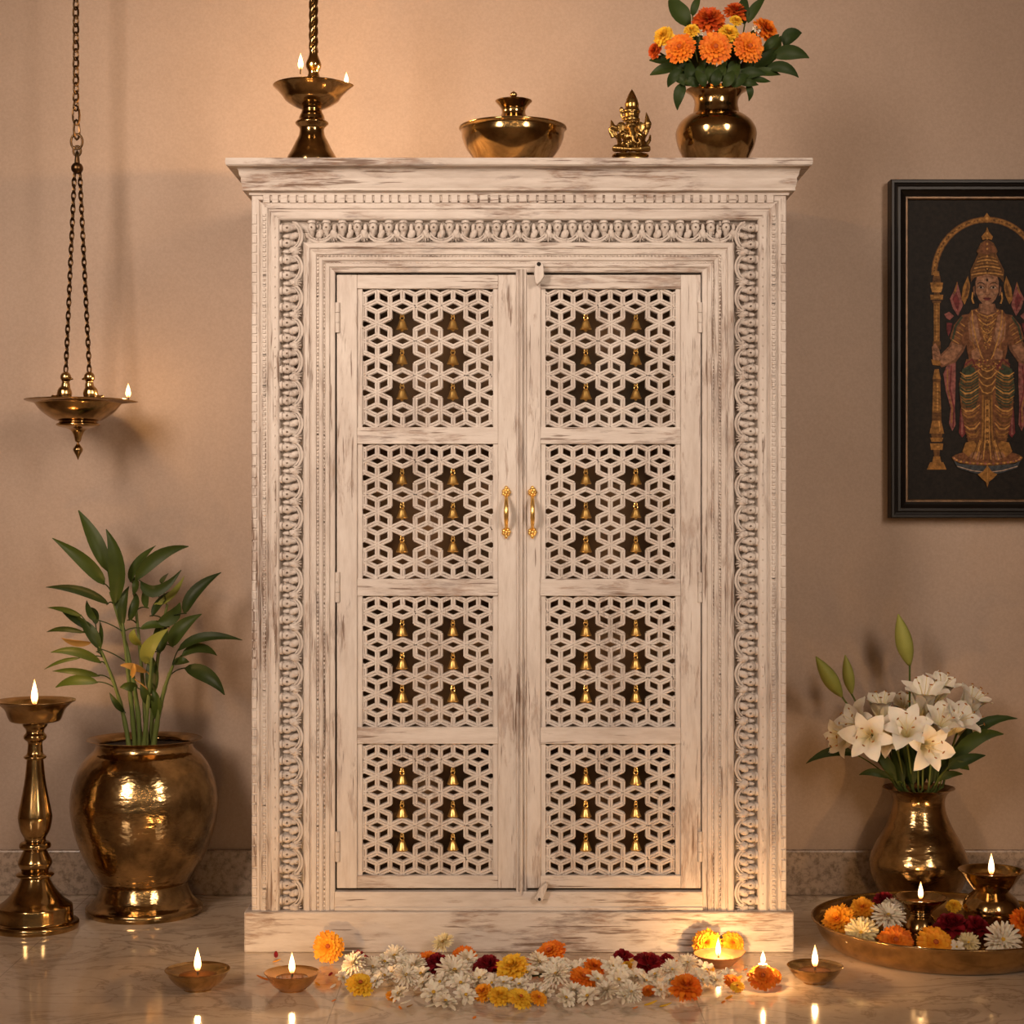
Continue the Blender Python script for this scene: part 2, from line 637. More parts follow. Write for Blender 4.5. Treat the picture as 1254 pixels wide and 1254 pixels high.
M_LEAFP = leaf_mat('pale_leaf', (0.16, 0.17, 0.03), (0.24, 0.24, 0.05))
M_BUD = leaf_mat('lily_bud', (0.21, 0.23, 0.045), (0.33, 0.33, 0.08), 0.5)
M_STEM = leaf_mat('green_stem', (0.07, 0.10, 0.022), (0.13, 0.15, 0.04))
M_DRY = leaf_mat('dry_leaf', (0.30, 0.14, 0.03), (0.45, 0.25, 0.06))
M_ANTHER = simple('anther', (0.35, 0.13, 0.02), 0.8)

# ------------------------------------------------------------------ the room
WALL_Y = 0.41


def struct(name, mb, m, **kw):
    return tag(mb.build(name, m, **kw), kind='structure')


struct('floor', MB().box((-2.6, -4.6, -0.05), (2.6, 0.46, 0.0)), M_FLOOR, smooth=0)
struct('wall_back', MB().box((-2.6, WALL_Y, 0.0), (2.6, WALL_Y + 0.06, 2.7)), M_WALL, smooth=0)
struct('wall_left', MB().box((-2.66, -4.6, 0.0), (-2.6, 0.46, 2.7)), M_WALL, smooth=0)
struct('wall_right', MB().box((2.6, -4.6, 0.0), (2.66, 0.46, 2.7)), M_WALL, smooth=0)
struct('ceiling', MB().box((-2.66, -4.6, 2.7), (2.66, 0.46, 2.76)), M_CEIL, smooth=0)
sk = MB().box((-2.6, WALL_Y - 0.012, 0.0), (2.6, WALL_Y, 0.079))
struct('baseboard_back', sk, M_BASEB, smooth=0, bevel=0.003)

# ------------------------------------------------------------------ the cabinet
cab = thing('carved_cabinet', 'tall whitewashed carved wooden cabinet with two latticed doors standing against the wall', 'cabinet', (at(635, 1167, 0).x, 0.18, 0.0))
BACK = 0.392
XL, XR = cf(308, 0)[0], cf(963, 0)[0]
# plinth
pl = MB().box((cf(300, 0)[0], -0.0115, 0.0), (cf(971, 0)[0], BACK, cf(0, 1115)[1]))
pl.build('plinth', M_WASH_TOP, cab, smooth=30, bevel=0.0025)
# carcass
zb, zt = cf(0, 1115)[1], cf(0, 237)[1]
for x0, x1 in ((XL, XL + 0.022), (XR - 0.022, XR)):
    MB().box((x0, 0.018, zb), (x1, BACK, zt)).build('side_panel', M_WASH_V, cab, smooth=0)
MB().box((XL + 0.022, 0.018, zt - 0.02), (XR - 0.022, BACK, zt)).build('top_board', M_WASH_H, cab, smooth=0)
MB().box((XL + 0.022, 0.10, zb), (XR - 0.022, 0.112, zt - 0.02)).build('inner_panel', M_INSIDE, cab, smooth=0)
MB().box((XL + 0.022, BACK - 0.012, zb), (XR - 0.022, BACK, zt - 0.02)).build('back_panel', M_INSIDE, cab, smooth=0)
# cornice: moulded profile carried round front and sides
cp = [(34.0, 193), (34.5, 194), (35, 197), (34.5, 201), (32, 203), (24, 204.5), (19.5, 206), (17.5, 209), (16.5, 214), (14.5, 217), (14, 219), (14.5, 221), (13, 227), (11.5, 230), (12, 233), (9, 234.5), (4, 236), (3, 239), (-4, 240)]
CORN_Y = -0.035
corn = MB()
TOPZ = at(0, 193, CORN_Y).z
ring = []
for o_, y_ in cp:
    d = o_ * U * 0.8
    z = TOPZ if y_ == 193 else at(0, y_, -d).z
    ring.append([(XL - d, -d, z), (XR + d, -d, z), (XR + d, BACK, z), (XL - d, BACK, z)])
vs = [p for r_ in ring for p in r_]
fs = []
for i in range(len(ring) - 1):
    for q in range(4):
        w = (q + 1) % 4
        fs.append((i * 4 + q, (i + 1) * 4 + q, (i + 1) * 4 + w, i * 4 + w))
fs.append((0, 1, 2, 3))
n4 = (len(ring) - 1) * 4
fs.append((n4 + 3, n4 + 2, n4 + 1, n4))
corn.add(vs, fs)
corn.build('cornice', M_WASH_TOP, cab, smooth=25)

# moulded surround of the doors: jambs and head, mitred
FP = [(0, -14), (0, -1.5), (1, 0), (9, 0), (10, -1), (10.5, -2.2), (11.5, -2.2), (12, 0.5), (13, 1.4), (19, 1.4), (20, 0.5), (20.5, -1.2), (22, -1.2), (23, 1.5), (25, 2.8), (31, 2.8), (33, 2), (34.5, 0), (35, -10),
      (63, -10), (63.5, 0), (65, 2.2), (68, 3), (71, 2.4), (72, 0), (73, -0.5), (74, 1.2), (79, 1.2), (80, -0.8), (82, -0.8), (83, 0.8), (86, 1.4), (87.5, 0.4), (88, -1.2), (90, -1.2), (91, 0.6), (95, 0.6), (96.5, -1.6), (101, -2.4), (102, -3.2), (102, -16)]


def jamb(side):
    m = MB()
    vs, fs = [], []
    for s_, h in FP:
        x = cf(308 + s_, 0)[0] if side < 0 else cf(963 - s_ * 103 / 102, 0)[0]
        vs.append((x, -h * U, cf(0, 1115)[1]))
        vs.append((x, -h * U, cf(0, 237 + s_ * 96 / 102)[1]))
    for i in range(len(FP) - 1):
        a = i * 2
        fs.append((a, a + 2, a + 3, a + 1) if side < 0 else (a, a + 1, a + 3, a + 2))
    return m.add(vs, fs)


jamb(-1).build('jamb', M_WASH_V, cab, smooth=25)
jamb(1).build('jamb', M_WASH_V, cab, smooth=25)
hd = MB()
vs, fs = [], []
for s_, h in FP:
    z = cf(0, 237 + s_ * 96 / 102)[1]
    vs.append((cf(308 + s_, 0)[0], -h * U, z))
    vs.append((cf(963 - s_ * 103 / 102, 0)[0], -h * U, z))
for i in range(len(FP) - 1):
    a = i * 2
    fs.append((a, a + 1, a + 3, a + 2))
hd.add(vs, fs)
hd.build('head_frame', M_WASH_H, cab, smooth=25)
# rail under the doors
rl = MB().pbox(410, 1092, 860.5, 1115, -0.001, 0.02)
rl.pbox(410, 1110.5, 860.5, 1115, -0.004, 0.0)
rl.build('bottom_rail', M_WASH_H, cab, smooth=0, bevel=0.0012)

# small repeated beads and dentils
rnd = random.Random(4)


def small_block(m, x0, y0, x1, y1, h0, h1):
    a, b = cf(x0, y1), cf(x1, y0)
    c = 0.9 * U
    m.add([(a[0], -h0 * U, a[1]), (b[0], -h0 * U, a[1]), (b[0], -h0 * U, b[1]), (a[0], -h0 * U, b[1]),
           (a[0] + c, -h1 * U, a[1] + c), (b[0] - c, -h1 * U, a[1] + c), (b[0] - c, -h1 * U, b[1] - c), (a[0] + c, -h1 * U, b[1] - c)],
          [(4, 5, 6, 7), (0, 1, 5, 4), (1, 2, 6, 5), (2, 3, 7, 6), (3, 0, 4, 7)])


dn = MB()
x = 322.0
while x < 948:
    w = 11.5 + rnd.uniform(-1.5, 1.8)
    small_block(dn, x, 238.5, min(x + w - 1.6, 949), 249.5, -0.5, 3.0)
    small_block(dn, x + 1.5, 251.2, x + w / 2 - 0.8, 254.4, -0.5, 1.8)
    x += w
dn.build('dentil_row', M_WASH_H, cab, smooth=0)
for sgn in (-1, 1):
    bd = MB()
    y = 262.0
    while y < 1112:
        h = 12.5 + rnd.uniform(-2, 2)
        X = (lambda s_: 308 + s_) if sgn < 0 else (lambda s_: 963 - s_)
        def blk(s0, s1, ya, yb, h0, h1):
            a, b = X(s0), X(s1)
            small_block(bd, min(a, b), ya, max(a, b), yb, h0, h1)
        blk(0.2, 7.0, y, min(y + h - 1.5, 1113), -0.2, 1.5)
        q = y
        while q < min(y + h - 1, 1112):
            blk(13.6, 18.4, q, q + 4.1, 1.0, 3.0)
            q += 5.2
        q = y
        while q < min(y + h, 1111):
            blk(79.6, 82.4, q, q + 3.2, -1.5, 1.6)
            blk(88.0, 90.0, q + 1, q + 4.6, -1.8, 0.6)
            q += 4.4 if y < 700 else 5.4
        blk(28.2, 30.2, y + 2, y + 5.0, 2.4, 4.0)
        y += h
    bd.build('beaded_edging', M_WASH_V, cab, smooth=0)
bt = MB()
x = 392.0
while x < 880:
    small_block(bt, x, 312.0, x + 3.4, 314.6, -1.5, 1.6)
    small_block(bt, x + 1, 321, x + 4.2, 323, -1.8, 0.8)
    x += 4.7
bt.build('beaded_edging', M_WASH_H, cab, smooth=0)


# carved bands: a row of turned bosses with drilled eyes, leaves between them and C-scrolls round each pair
def carve_band(P, length, n, mirror, seed):
    """P(u, v, h) maps along, across (0 outer .. 27 inner) and relief in px to the world"""
    m = MB()
    rr = random.Random(seed)
    pitch = length / n

    def tb(pts, rad, seg=6, flat=1.0):
        m.tube([P(*p) for p in pts], [q * U for q in rad] if hasattr(rad, '__len__') else rad * U, seg, False, True, flat)

    def boss(u, v, rad, hh):
        # dome with a drilled pit, axis towards the viewer
        prof = [(0.01, hh - 4.2), (1.05, hh - 4.0), (1.25, hh + 0.1), (1.7, hh + 0.55), (2.3, hh + 0.3), (rad * 0.75, hh - 0.8), (rad * 0.97, hh - 2.8), (rad * 1.0, hh - 5.0), (rad * 0.9, hh - 9)]
        seg = 12
        vs, fs = [], []
        for i in range(seg):
            t = 2 * PI * i / seg
            for r_, z in prof:
                vs.append(P(u + r_ * math.cos(t) * 0.95, v + r_ * math.sin(t) * 1.1, z))
        k = len(prof)
        for i in range(seg):
            j = (i + 1) % seg
            for q in range(k - 1):
                fs.append((i * k + q, i * k + q + 1, j * k + q + 1, j * k + q))
        m.add(vs, fs)

    def blob(u, v, h, a, b, c, ang):
        vs, fs = [], []
        S, T = 10, 6
        ca, sa = math.cos(ang), math.sin(ang)
        for i in range(S):
            t = 2 * PI * i / S
            for j in range(T + 1):
                ph = PI * j / T
                p, q, z = a * math.sin(ph) * math.cos(t), b * math.sin(ph) * math.sin(t), c * math.cos(ph)
                if abs(p) < 1e-6:
                    p = 1e-4
                vs.append(P(u + p * ca - q * sa, v + p * sa + q * ca, h + z))
        for i in range(S):
            j = (i + 1) % S
            for q in range(T):
                fs.append((i * (T + 1) + q, i * (T + 1) + q + 1, j * (T + 1) + q + 1, j * (T + 1) + q))
        m.add(vs, fs)

    for i in range(n):
        u = (i + 0.5) * pitch + rr.uniform(-0.8, 0.8)
        # boss with collars and a neck
        tb([(u, -0.3, -3.5), (u, 2.6, -3)], [5.4, 5.2], 8)
        tb([(u, 2.6, -3), (u, 4.4, -3)], [4.0, 4.2], 8)
        boss(u, 8.2, 5.6, 2.0 + rr.uniform(-0.4, 0.5))
        tb([(u, 11, -2.5), (u, 14, -3), (u + rr.uniform(-1, 1), 17.5, -4), (u, 19, -5.5)], [4.2, 3.2, 2.6, 1.5], 8)
        # leaf in the gap
        g = u + pitch * 0.5
        s_ = -1 if i % 2 else 1
        blob(g + rr.uniform(-0.6, 0.6), 16.5, -2.2, 4.2 + rr.uniform(-.5, .6), 7.0, 4.2, 0.45 * s_)
        blob(g, 8.0, -5.5, 2.6, 6.0, 2.5, 0)
        # midrib on the leaf
        tb([(g - 2.2 * s_, 11.5, 0.2), (g - 0.3 * s_, 16, 2.0), (g + 1.8 * s_, 21.5, 0.4)], [0.5, 0.8, 0.4], 5)
        if i % 2 == 0:
            # C-scroll embracing a pair
            c = u + pitch * 0.5
            rad = pitch * 0.92
            for dr, hh, tr in ((0.0, -0.6, 1.7), (-3.2, -1.8, 1.2)):
                pts, rads = [], []
                for q in range(17):
                    t = R(-78 + 156 * q / 16)
                    ru, rv = (rad + dr), (15.0 + dr)
                    pts.append((c + ru * math.sin(t), 11.5 + rv * math.cos(t), hh - 1.0 * (abs(q - 8) / 8) ** 2))
                    rads.append(tr * (1.0 - 0.45 * (abs(q - 8) / 8) ** 2))
                tb(pts, rads, 6)
            # curl at each end
            for e in (-1, 1):
                pts = []
                for q in range(12):
                    t = q / 11 * 4.4
                    r_ = 3.4 * (1 - q / 14)
                    pts.append((c + e * (rad - 1.5 - r_ * math.sin(t) * 0.8), 16.5 + 3 - r_ * (1 - math.cos(t)) * 1.1 + 1, -1.5))
                tb(pts, [1.3 * (1 - q / 22) for q in range(12)], 6)
            # fan leaf where neighbouring scrolls meet
            for a in (-0.5, 0, 0.5):
                blob(c + rad + 0.3 + a * 4.5, 22.5 - abs(a) * 2, -4.2, 1.2, 4.0, 3.2, -a * 0.9)
        if rr.random() < 0.5:
            blob(u + 2.0, 23.5, -5.0, 1.6, 1.6, 2.2, 0)
    return m


y0c, y1c = 270.0, 1113.5
carve_band(lambda u, v, h: Vector((cf(343.5 + v, 0)[0], -h * U, cf(0, y0c + u)[1])), y1c - y0c, 44, 1, 3).build('carved_band', M_CARVE, cab, smooth=50)
carve_band(lambda u, v, h: Vector((cf(927.3 - v, 0)[0], -h * U, cf(0, y0c + u)[1])), y1c - y0c, 44, 1, 8).build('carved_band', M_CARVE, cab, smooth=50)
carve_band(lambda u, v, h: Vector((cf(372 + u, 0)[0], -h * U, cf(0, 271 + v * 0.95)[1])), 527, 28, 1, 5).build('carved_band', M_CARVE, cab, smooth=50)

# doors
DF = 0.004     # front face of the doors
PANELS = [(353, 523), (543.5, 709), (730, 891), (911.5, 1073)]


def clip(a, b, r):
    x0, y0, x1, y1 = r
    t0, t1 = 0.0, 1.0
    dx, dy = b[0] - a[0], b[1] - a[1]
    for p, q in ((-dx, a[0] - x0), (dx, x1 - a[0]), (-dy, a[1] - y0), (dy, y1 - a[1])):
        if abs(p) < 1e-9:
            if q < 0:
                return None
        else:
            t = q / p
            if p < 0:
                t0 = max(t0, t)
            else:
                t1 = min(t1, t)
    if t0 >= t1 - 1e-6:
        return None
    return (a[0] + dx * t0, a[1] + dy * t0), (a[0] + dx * t1, a[1] + dy * t1)


def lattice(px0, px1, py0, py1, cx, L, stars):
    """pierced screen: rhombille tracery with six-pointed star openings; px0..px1 is the panel, the tracery sits between flat side strips"""
    m = MB()
    rowh = (py1 - py0) / 8.0
    cy = (py0 + py1) / 2
    rect = (px0 + 5.0, py0 - 1.5, px1 - 5.0, py1 + 1.5)
    w, yf0, yb = 3.0, 0.0095, 0.0215

    def pt(i, j):
        return (cx + L * (i + (0.5 if j % 2 else 0.0)), cy + j * rowh)

    segs = []
    starset = {(round(cx + s_ * L, 2), round(cy + j * rowh, 2)) for s_ in (-1, 1) for j in (-2, 0, 2)}
    for j in range(-6, 6):
        for i in range(-5, 6):
            if j % 2 == 0:
                t1 = (pt(i, j), pt(i + 1, j), pt(i, j + 1))
                t2 = (pt(i, j), pt(i, j + 1), pt(i - 1, j + 1))
            else:
                t1 = (pt(i, j), pt(i + 1, j), pt(i + 1, j + 1))
                t2 = (pt(i, j), pt(i, j + 1), pt(i + 1, j + 1))
            for tri in (t1, t2):
                c = (sum(p[0] for p in tri) / 3, sum(p[1] for p in tri) / 3)
                for p in tri:
                    if (round(p[0], 2), round(p[1], 2)) in starset:
                        continue
                    q = clip(c, p, rect)
                    if q:
                        segs.append(q)
    g = 0.9 * U
    for si_, (a, b) in enumerate(segs):
        yf = yf0 + 0.00004 * (si_ % 11)
        A, B = Vector(cf(*a)), Vector(cf(*b))
        d = (B - A)
        if d.length < 1e-5:
            continue
        d.normalize()
        nr = Vector((-d.y, d.x))
        A2, B2 = A - d * 0.9 * U, B + d * 0.9 * U
        cs = [(-w, yb), (-w, yf + 1.0 * U), (-w + 0.9, yf), (-0.75, yf), (0, yf + 1.5 * U), (0.75, yf), (w - 0.9, yf), (w, yf + 1.0 * U), (w, yb)]
        vs, fs = [], []
        for Q in (A2, B2):
            for o_, y_ in cs:
                p = Q + nr * (o_ * U)
                vs.append((p.x, y_, p.y))
        k = len(cs)
        for q in range(k - 1):
            fs.append((q, q + k, q + k + 1, q + 1))
        fs.append((k - 1, 2 * k - 1, k, 0))
        fs.append(tuple(range(k)))
        fs.append(tuple(range(2 * k - 1, k - 1, -1)))
        m.add(vs, fs)
    # flat side strips and thin head and foot edges
    m.pbox(px0, py0 - 2, px0 + 6.2, py1 + 2, 0.0075, 0.023)
    m.pbox(px1 - 6.2, py0 - 2, px1, py1 + 2, 0.0075, 0.023)
    return m, [(cx + s_ * L, cy + j * rowh) for j in (-2, 0, 2) for s_ in (-1, 1)]


def handle(dr, px):
    h = node_part('handle', dr)
    # bow and its two rosettes are one brass pull
    m = MB()
    a, b = at(px, 607, 0), at(px, 648, 0)
    pts = []
    for q in range(13):
        t = q / 12
        p = a.lerp(b, t)
        p.y = DF - 0.004 - 0.017 * math.sin(PI * t) ** 0.75
        pts.append(p)
    m.tube(pts, [(1.9 + 1.1 * math.sin(PI * q / 12)) * U for q in range(13)], 10)
    for py, s_ in ((603, -1), (651.5, 1)):
        c = at(px, py, 0)
        for q in range(7):
            t = 2 * PI * q / 7
            m.ell((c.x + 3.4 * U * math.cos(t), DF - 0.003, c.z + 3.4 * U * math.sin(t)), (2.6 * U, 0.004, 2.6 * U), None, 8, 6)
        m.ell((c.x, DF - 0.005, c.z), (3.0 * U, 0.006, 3.0 * U), None, 10, 6)
        m.ell((c.x, DF - 0.004, c.z - s_ * 5.4 * U), (2.4 * U, 0.004, 3.0 * U), None, 10, 6)
    bpy.data.objects.remove(h)
    return tag(m.build('handle', M_BRASS_BELL, dr, smooth=60), 'small brass bow pull handle')


star_spots = []
for side in (0, 1):
    dr = node_part('door', cab)
    X0, X1 = (412.2, 632.5) if side == 0 else (644.5, 858.6)
    P0, P1 = (437, 610) if side == 0 else (662, 834)
    ztop, zbot = 336.0, 1088.5
    # stiles
    for a, b in ((X0, P0), (P1, X1)):
        MB().pbox(a, ztop, b, zbot, DF, 0.028).build('stile', M_WASH_V, dr, smooth=0, bevel=0.001)
    ys = [ztop] + [y for p in PANELS for y in p] + [zbot]
    for q in range(0, 10, 2):
        MB().pbox(P0, ys[q], P1, ys[q + 1], DF + 0.0004, 0.028).build('rail', M_WASH_H, dr, smooth=0, bevel=0.001)
    for pi_, (ya, yb) in enumerate(PANELS):
        cx = (P0 + P1) / 2
        m, spots = lattice(P0, P1, ya, yb, cx, 31.1 if side == 0 else 30.6, None)
        m.build('lattice_panel', M_LATT, dr, smooth=0)
        for q, (sx, sy) in enumerate(spots):
            star_spots.append((side, pi_, q, sx, sy, (yb - ya) / 8))
    hx = 411.2 if side == 0 else 859.6
    for hy in (388.5, 719, 1037):
        hm = MB()
        a = at(hx, hy + 18.5, 0)
        for q in range(3):
            z0 = a.z + q * 12.4 * U
            hm.lathe([(1e-5, z0), (3.1 * U, z0), (3.1 * U, z0 + 11.9 * U), (1e-5, z0 + 11.9 * U)], (a.x + (2.0 if side == 0 else -2.0) * U, DF - 0.0005, 0), 12)
        hm.build('hinge', M_WASH_V, dr, smooth=40)
    handle(dr, 620 if side == 0 else 652)
    if side == 0:
        am = MB()
        prof = [(-6.6, -2.0), (-6.6, 0.6), (-5.4, 2.6), (-4.0, 2.6), (-3.4, 1.2), (-2.2, 1.2), (-1.6, 4.6), (-0.8, 5.6), (0.8, 5.6), (1.6, 4.6), (2.2, 1.2), (3.4, 1.2), (4.0, 2.6), (5.4, 2.6), (6.6, 0.6), (6.6, -2.0)]
        vs, fs = [], []
        for y_ in (329.5, 1095.5):
            for o_, h in prof:
                x_, z_ = cf(638.5 + o_, y_)
                vs.append((x_, DF - h * U, z_))
        k = len(prof)
        for q in range(k - 1):
            fs.append((q, q + k, q + k + 1, q + 1))
        fs.append(tuple(range(k)))
        fs.append(tuple(range(2 * k - 1, k - 1, -1)))
        am.add(vs, fs).build('astragal', M_WASH_V, dr, smooth=0)
# wooden turn latches
lt = MB().prism([cf(580 + x / 8.957, 310 + y / 8.957) for x, y in ((664, 200), (672, 150), (690, 118), (716, 104), (742, 112), (760, 140), (768, 200), (772, 270), (735, 325), (690, 362), (676, 330), (664, 270))][::-1], -0.016, 0.001)
lo = lt.build('latch', M_CARVE, cab, smooth=30, bevel=0.0012)
MB().lathe([(1e-5, 0.0165), (2.6 * U, 0.0165), (2.6 * U, 0.0), (1e-5, 0.0)], at(580 + 714 / 8.957, 310 + 136 / 8.957, 0), 12, '-Y').build('hole_shade_disc', M_WICK, lo)  # dark disc stands for the shade inside the latch's hole
lt = MB().prism([cf(610 + x / 12.54, 1050 + y / 12.54) for x, y in ((552, 604), (590, 645), (632, 660), (680, 640), (735, 500), (757, 400), (742, 355), (715, 372), (640, 450))], -0.014, 0.001)
lo = lt.build('latch', M_CARVE, cab, smooth=30, bevel=0.0012)
MB().lathe([(1e-5, 0.0145), (1.9 * U, 0.0145), (1.9 * U, 0.0), (1e-5, 0.0)], at(610 + 632 / 12.54, 1050 + 614 / 12.54, 0), 12, '-Y').build('hole_shade_disc', M_WICK, lo)  # dark disc for the shaded hole of the lower latch

# bells hanging in the star openings
ROWN = ['top', 'middle', 'bottom']
PANN = ['uppermost', 'second', 'third', 'lowest']
bell0 = None
for side, pi_, q, sx, sy, rh in star_spots:
    row, colm = q // 2, q % 2
    lab = "tiny brass bell in the %s star of the %s column, %s door's %s lattice panel" % (ROWN[row], ('left', 'right')[colm], ('left', 'right')[side], PANN[pi_])
    p = at(sx, sy, 0.0155)
    if bell0 is None:
        bell0 = thing('bell', lab, 'bell', p, 'tiny bells hanging in the lattice stars')
        m = MB()
        pr = [(7.0, -8.6), (7.5, -7.6), (6.8, -6.2), (5.6, -3.2), (4.4, 0.2), (3.5, 2.4), (2.2, 3.8), (1e-4, 4.3)]
        inn = [(1e-4, 2.6), (2.4, 1.2), (4.0, -3.0), (6.2, -8.0)]
        m.lathe([(a * U, b * U) for a, b in spline(inn, 3) + pr], p, 20)
        m.build('bell_body', M_BRASS_BELL, bell0, smooth=50)
        m = MB()
        for cz, rr_ in ((6.2, 2.5), (9.6, 1.9)):
            c = p + Vector((0, 0, cz * U))
            m.tube([c + Vector((rr_ * U * math.cos(t), 0, rr_ * U * math.sin(t) * 1.1)) for t in [2 * PI * e / 12 for e in range(12)]], 0.75 * U, 6, True)
        m.tube([p + Vector((0, 0, 11.0 * U)), p + Vector((0, 0, 13.2 * U))], 0.6 * U, 6)
        m.build('ring', M_BRASS_BELL, bell0)
        m = MB().ell(p + Vector((0, 0, -8.8 * U)), (2.0 * U, 2.0 * U, 2.2 * U), None, 10, 6)
        m.build('clapper', M_BRASS_BELL, bell0)
    else:
        copy_thing(bell0, p, (0, 0, 0.5 * math.sin(sx * 7 + sy * 3)), 0.92 + 0.12 * ((sx * 3 + sy) % 1.0), lab)


# ------------------------------------------------------------------ lamps and vessels
GLOW = 0.85


def flame(parent, p, h, w, lean=0.0, boost=1.0):
    """wick and flame standing at point p"""
    w *= 0.86
    p = Vector(p)
    MB().tube([p + Vector((0, 0, -0.006)), p + Vector((0.0003, 0, 0.003)), p + Vector((0, 0, 0.0065))], [0.0014, 0.0013, 0.0009], 8).build('wick', M_WICK, parent)
    b = p.z + 0.0006
    pr = spline([(0.001, b), (w * 0.30, b + h * 0.05), (w * 0.47, b + h * 0.20), (w * 0.5, b + h * 0.32), (w * 0.40, b + h * 0.52), (w * 0.22, b + h * 0.75), (w * 0.08, b + h * 0.92), (0.0002, b + h)], 3)
    m = MB().lathe(pr, (p.x, p.y, 0), 14)
    if lean:
        for v in m.v:
            v.x += lean * ((v.z - b) / h) ** 2
    ld = bpy.data.lights.new('flame_light', 'POINT')
    ld.energy, ld.color, ld.shadow_soft_size = boost * GLOW * min(1.6, (h / 0.034)), (1.0, 0.56, 0.22), w * 0.3
    lo_ = bpy.data.objects.new('flame_light', ld)
    COL.objects.link(lo_)
    lo_.parent = parent
    lo_.location = p + Vector((0, 0, 0.003 + h * 0.4)) - WL[parent.name]
    return m.build('flame', M_FLAME, parent, smooth=80)


def vessel(prof_px, cx, cyrow, Y, thick=1.6, seg=64, close=True):
    """lathe of an outer silhouette (radius px, y px from foot to rim) with an inner wall"""
    k = kk(Y)
    outer = [(r * k, (cyrow - y) * k) for r, y in prof_px]
    out = spline(outer, 5)
    inn = [(max(r - thick * k, 1e-4), z) for r, z in out[::-1]]
    inn = [q for q in inn if q[1] > out[0][1] + 2.2 * k]
    base = [(1e-4, out[0][1])] + out
    top = out[-1]
    lip = [(top[0] - thick * 0.5 * k, top[1] + 0.6 * k)]
    full = base + lip + inn + [(1e-4, inn[-1][1])]
    p = at(cx, cyrow, Y)
    return MB().lathe(full, p, seg)


def small_diya(cx, Y, r_rim, h, r_base, label, mat, fl_h, fl_w, group=None, oil=True, spout=0.0, cat='oil lamp'):
    """open bowl lamp on the floor; sizes in metres"""
    p = Vector(((cx - 627) * kk(Y), Y, 0.0))
    t = thing('oil_lamp', label, cat, p, group)
    prof = [(1e-4, 0.0)] + spline([(r_base, 0.0), (r_base, 0.0), (r_base * 1.02, h * 0.07), (r_base * 1.20, h * 0.13), (r_rim * 0.70, h * 0.36), (r_rim * 0.86, h * 0.66), (r_rim * 0.93, h * 0.86), (r_rim, h)], 4)
    inn = spline([(r_rim * 0.985, h * 1.02), (r_rim * 0.89, h * 0.91), (r_rim * 0.72, h * 0.81), (r_rim * 0.56, h * 0.72), (r_rim * 0.5, h * 0.69), (1e-4, h * 0.68)], 4)
    m = MB().lathe(prof + inn, p, 56)
    if spout:
        for v in m.v:
            d = v - p
            a = math.atan2(d.y, d.x)
            rr_ = math.hypot(d.x, d.y)
            e = max(0.0, math.cos(a - spout)) ** 24 * max(0.0, rr_ / r_rim - 0.6)
            v.x += math.cos(a) * e * r_rim * 0.45
            v.y += math.sin(a) * e * r_rim * 0.45
            v.z += e * h * 0.35
    m.build('bowl', mat, t, smooth=50)
    if oil:
        zo = h * 0.735
        MB().lathe([(1e-4, zo), (r_rim * 0.57, zo), (r_rim * 0.5, zo - 0.001), (1e-4, zo - 0.002)], p, 40).build('oil', M_OIL, t)
        flame(t, p + Vector((0, 0, zo + 0.0045)), fl_h, fl_w)
    else:
        flame(t, p + Vector((0, 0, h * 0.75)), fl_h, fl_w)
    return t


def fy(py):
    return (CAM_Z) * FPX / (py - 627) + CAM_Y


d_ = kk(fy(1211.5))
small_diya(242, fy(1211.5), 40 * d_, 24.5 * d_, 17 * d_, 'brass bowl oil lamp burning on the marble floor, leftmost of the floor lamps', M_BRASS_DISH, 29 * d_, 10 * d_, 'bowl lamps on the floor')
d_ = kk(fy(1212.5))
small_diya(357.5, fy(1212.5), 34 * d_, 22 * d_, 15 * d_, 'copper-coloured bowl oil lamp in front of the plinth\'s left end, before the lone amber marigold', M_COPPER, 26 * d_, 9 * d_, 'bowl lamps on the floor')
d_ = kk(fy(1203.5))
small_diya(998, fy(1203.5), 34.5 * d_, 21 * d_, 14 * d_, 'small brass bowl oil lamp burning on the floor in front of the flower tray', M_BRASS_DISH, 27 * d_, 9 * d_, 'bowl lamps on the floor')
d_ = kk(fy(1183))
small_diya(879.5, fy(1183), 30 * d_, 15 * d_, 15 * d_, 'brown clay oil lamp against the plinth with marigolds behind it', M_CLAY, 24 * d_, 7.5 * d_, 'bowl lamps on the floor', False, R(12))

# tall standing oil lamp at the left
Y = 0.155
k = kk(Y)
base_y = 627 + CAM_Z / k
o = thing('standing_oil_lamp', 'tall turned brass oil lamp with one flame standing left of the potted plant', 'oil lamp', (at(43, 0, Y).x, Y, 0))
pr = [(52, base_y), (52, base_y), (53, base_y - 4), (52, base_y - 8), (47, base_y - 10), (46, base_y - 14), (45, 1110), (43, 1107), (34, 1100), (24, 1088), (18, 1077), (17, 1074), (17, 1074), (22, 1072.5), (23, 1070), (20, 1067.5), (16, 1066), (16, 1066), (19.5, 1060), (20.5, 1055), (17, 1047), (14, 1041), (13.5, 1040), (13.5, 1040), (18.5, 1038), (19, 1034), (17, 1031), (13, 1029), (13, 1025.5), (13, 1025.5), (18, 1016), (20.5, 1003), (20, 995), (16, 975), (12.5, 955), (10.5, 935), (10, 930), (10, 930), (13, 928.5), (13.5, 926), (10, 923), (9, 915), (9, 909), (13, 905), (13.8, 901), (11, 897), (11.5, 893), (14.5, 889), (15, 885.5), (10, 884)]
pr = [(r, y) for r, y in pr]
q = px_prof(pr, base_y, Y, 4)
MB().lathe([(1e-4, 0)] + q + [(1e-4, q[-1][1])], (o.location.x, Y, 0), 56).build('stem', M_BRASS, o, smooth=45)
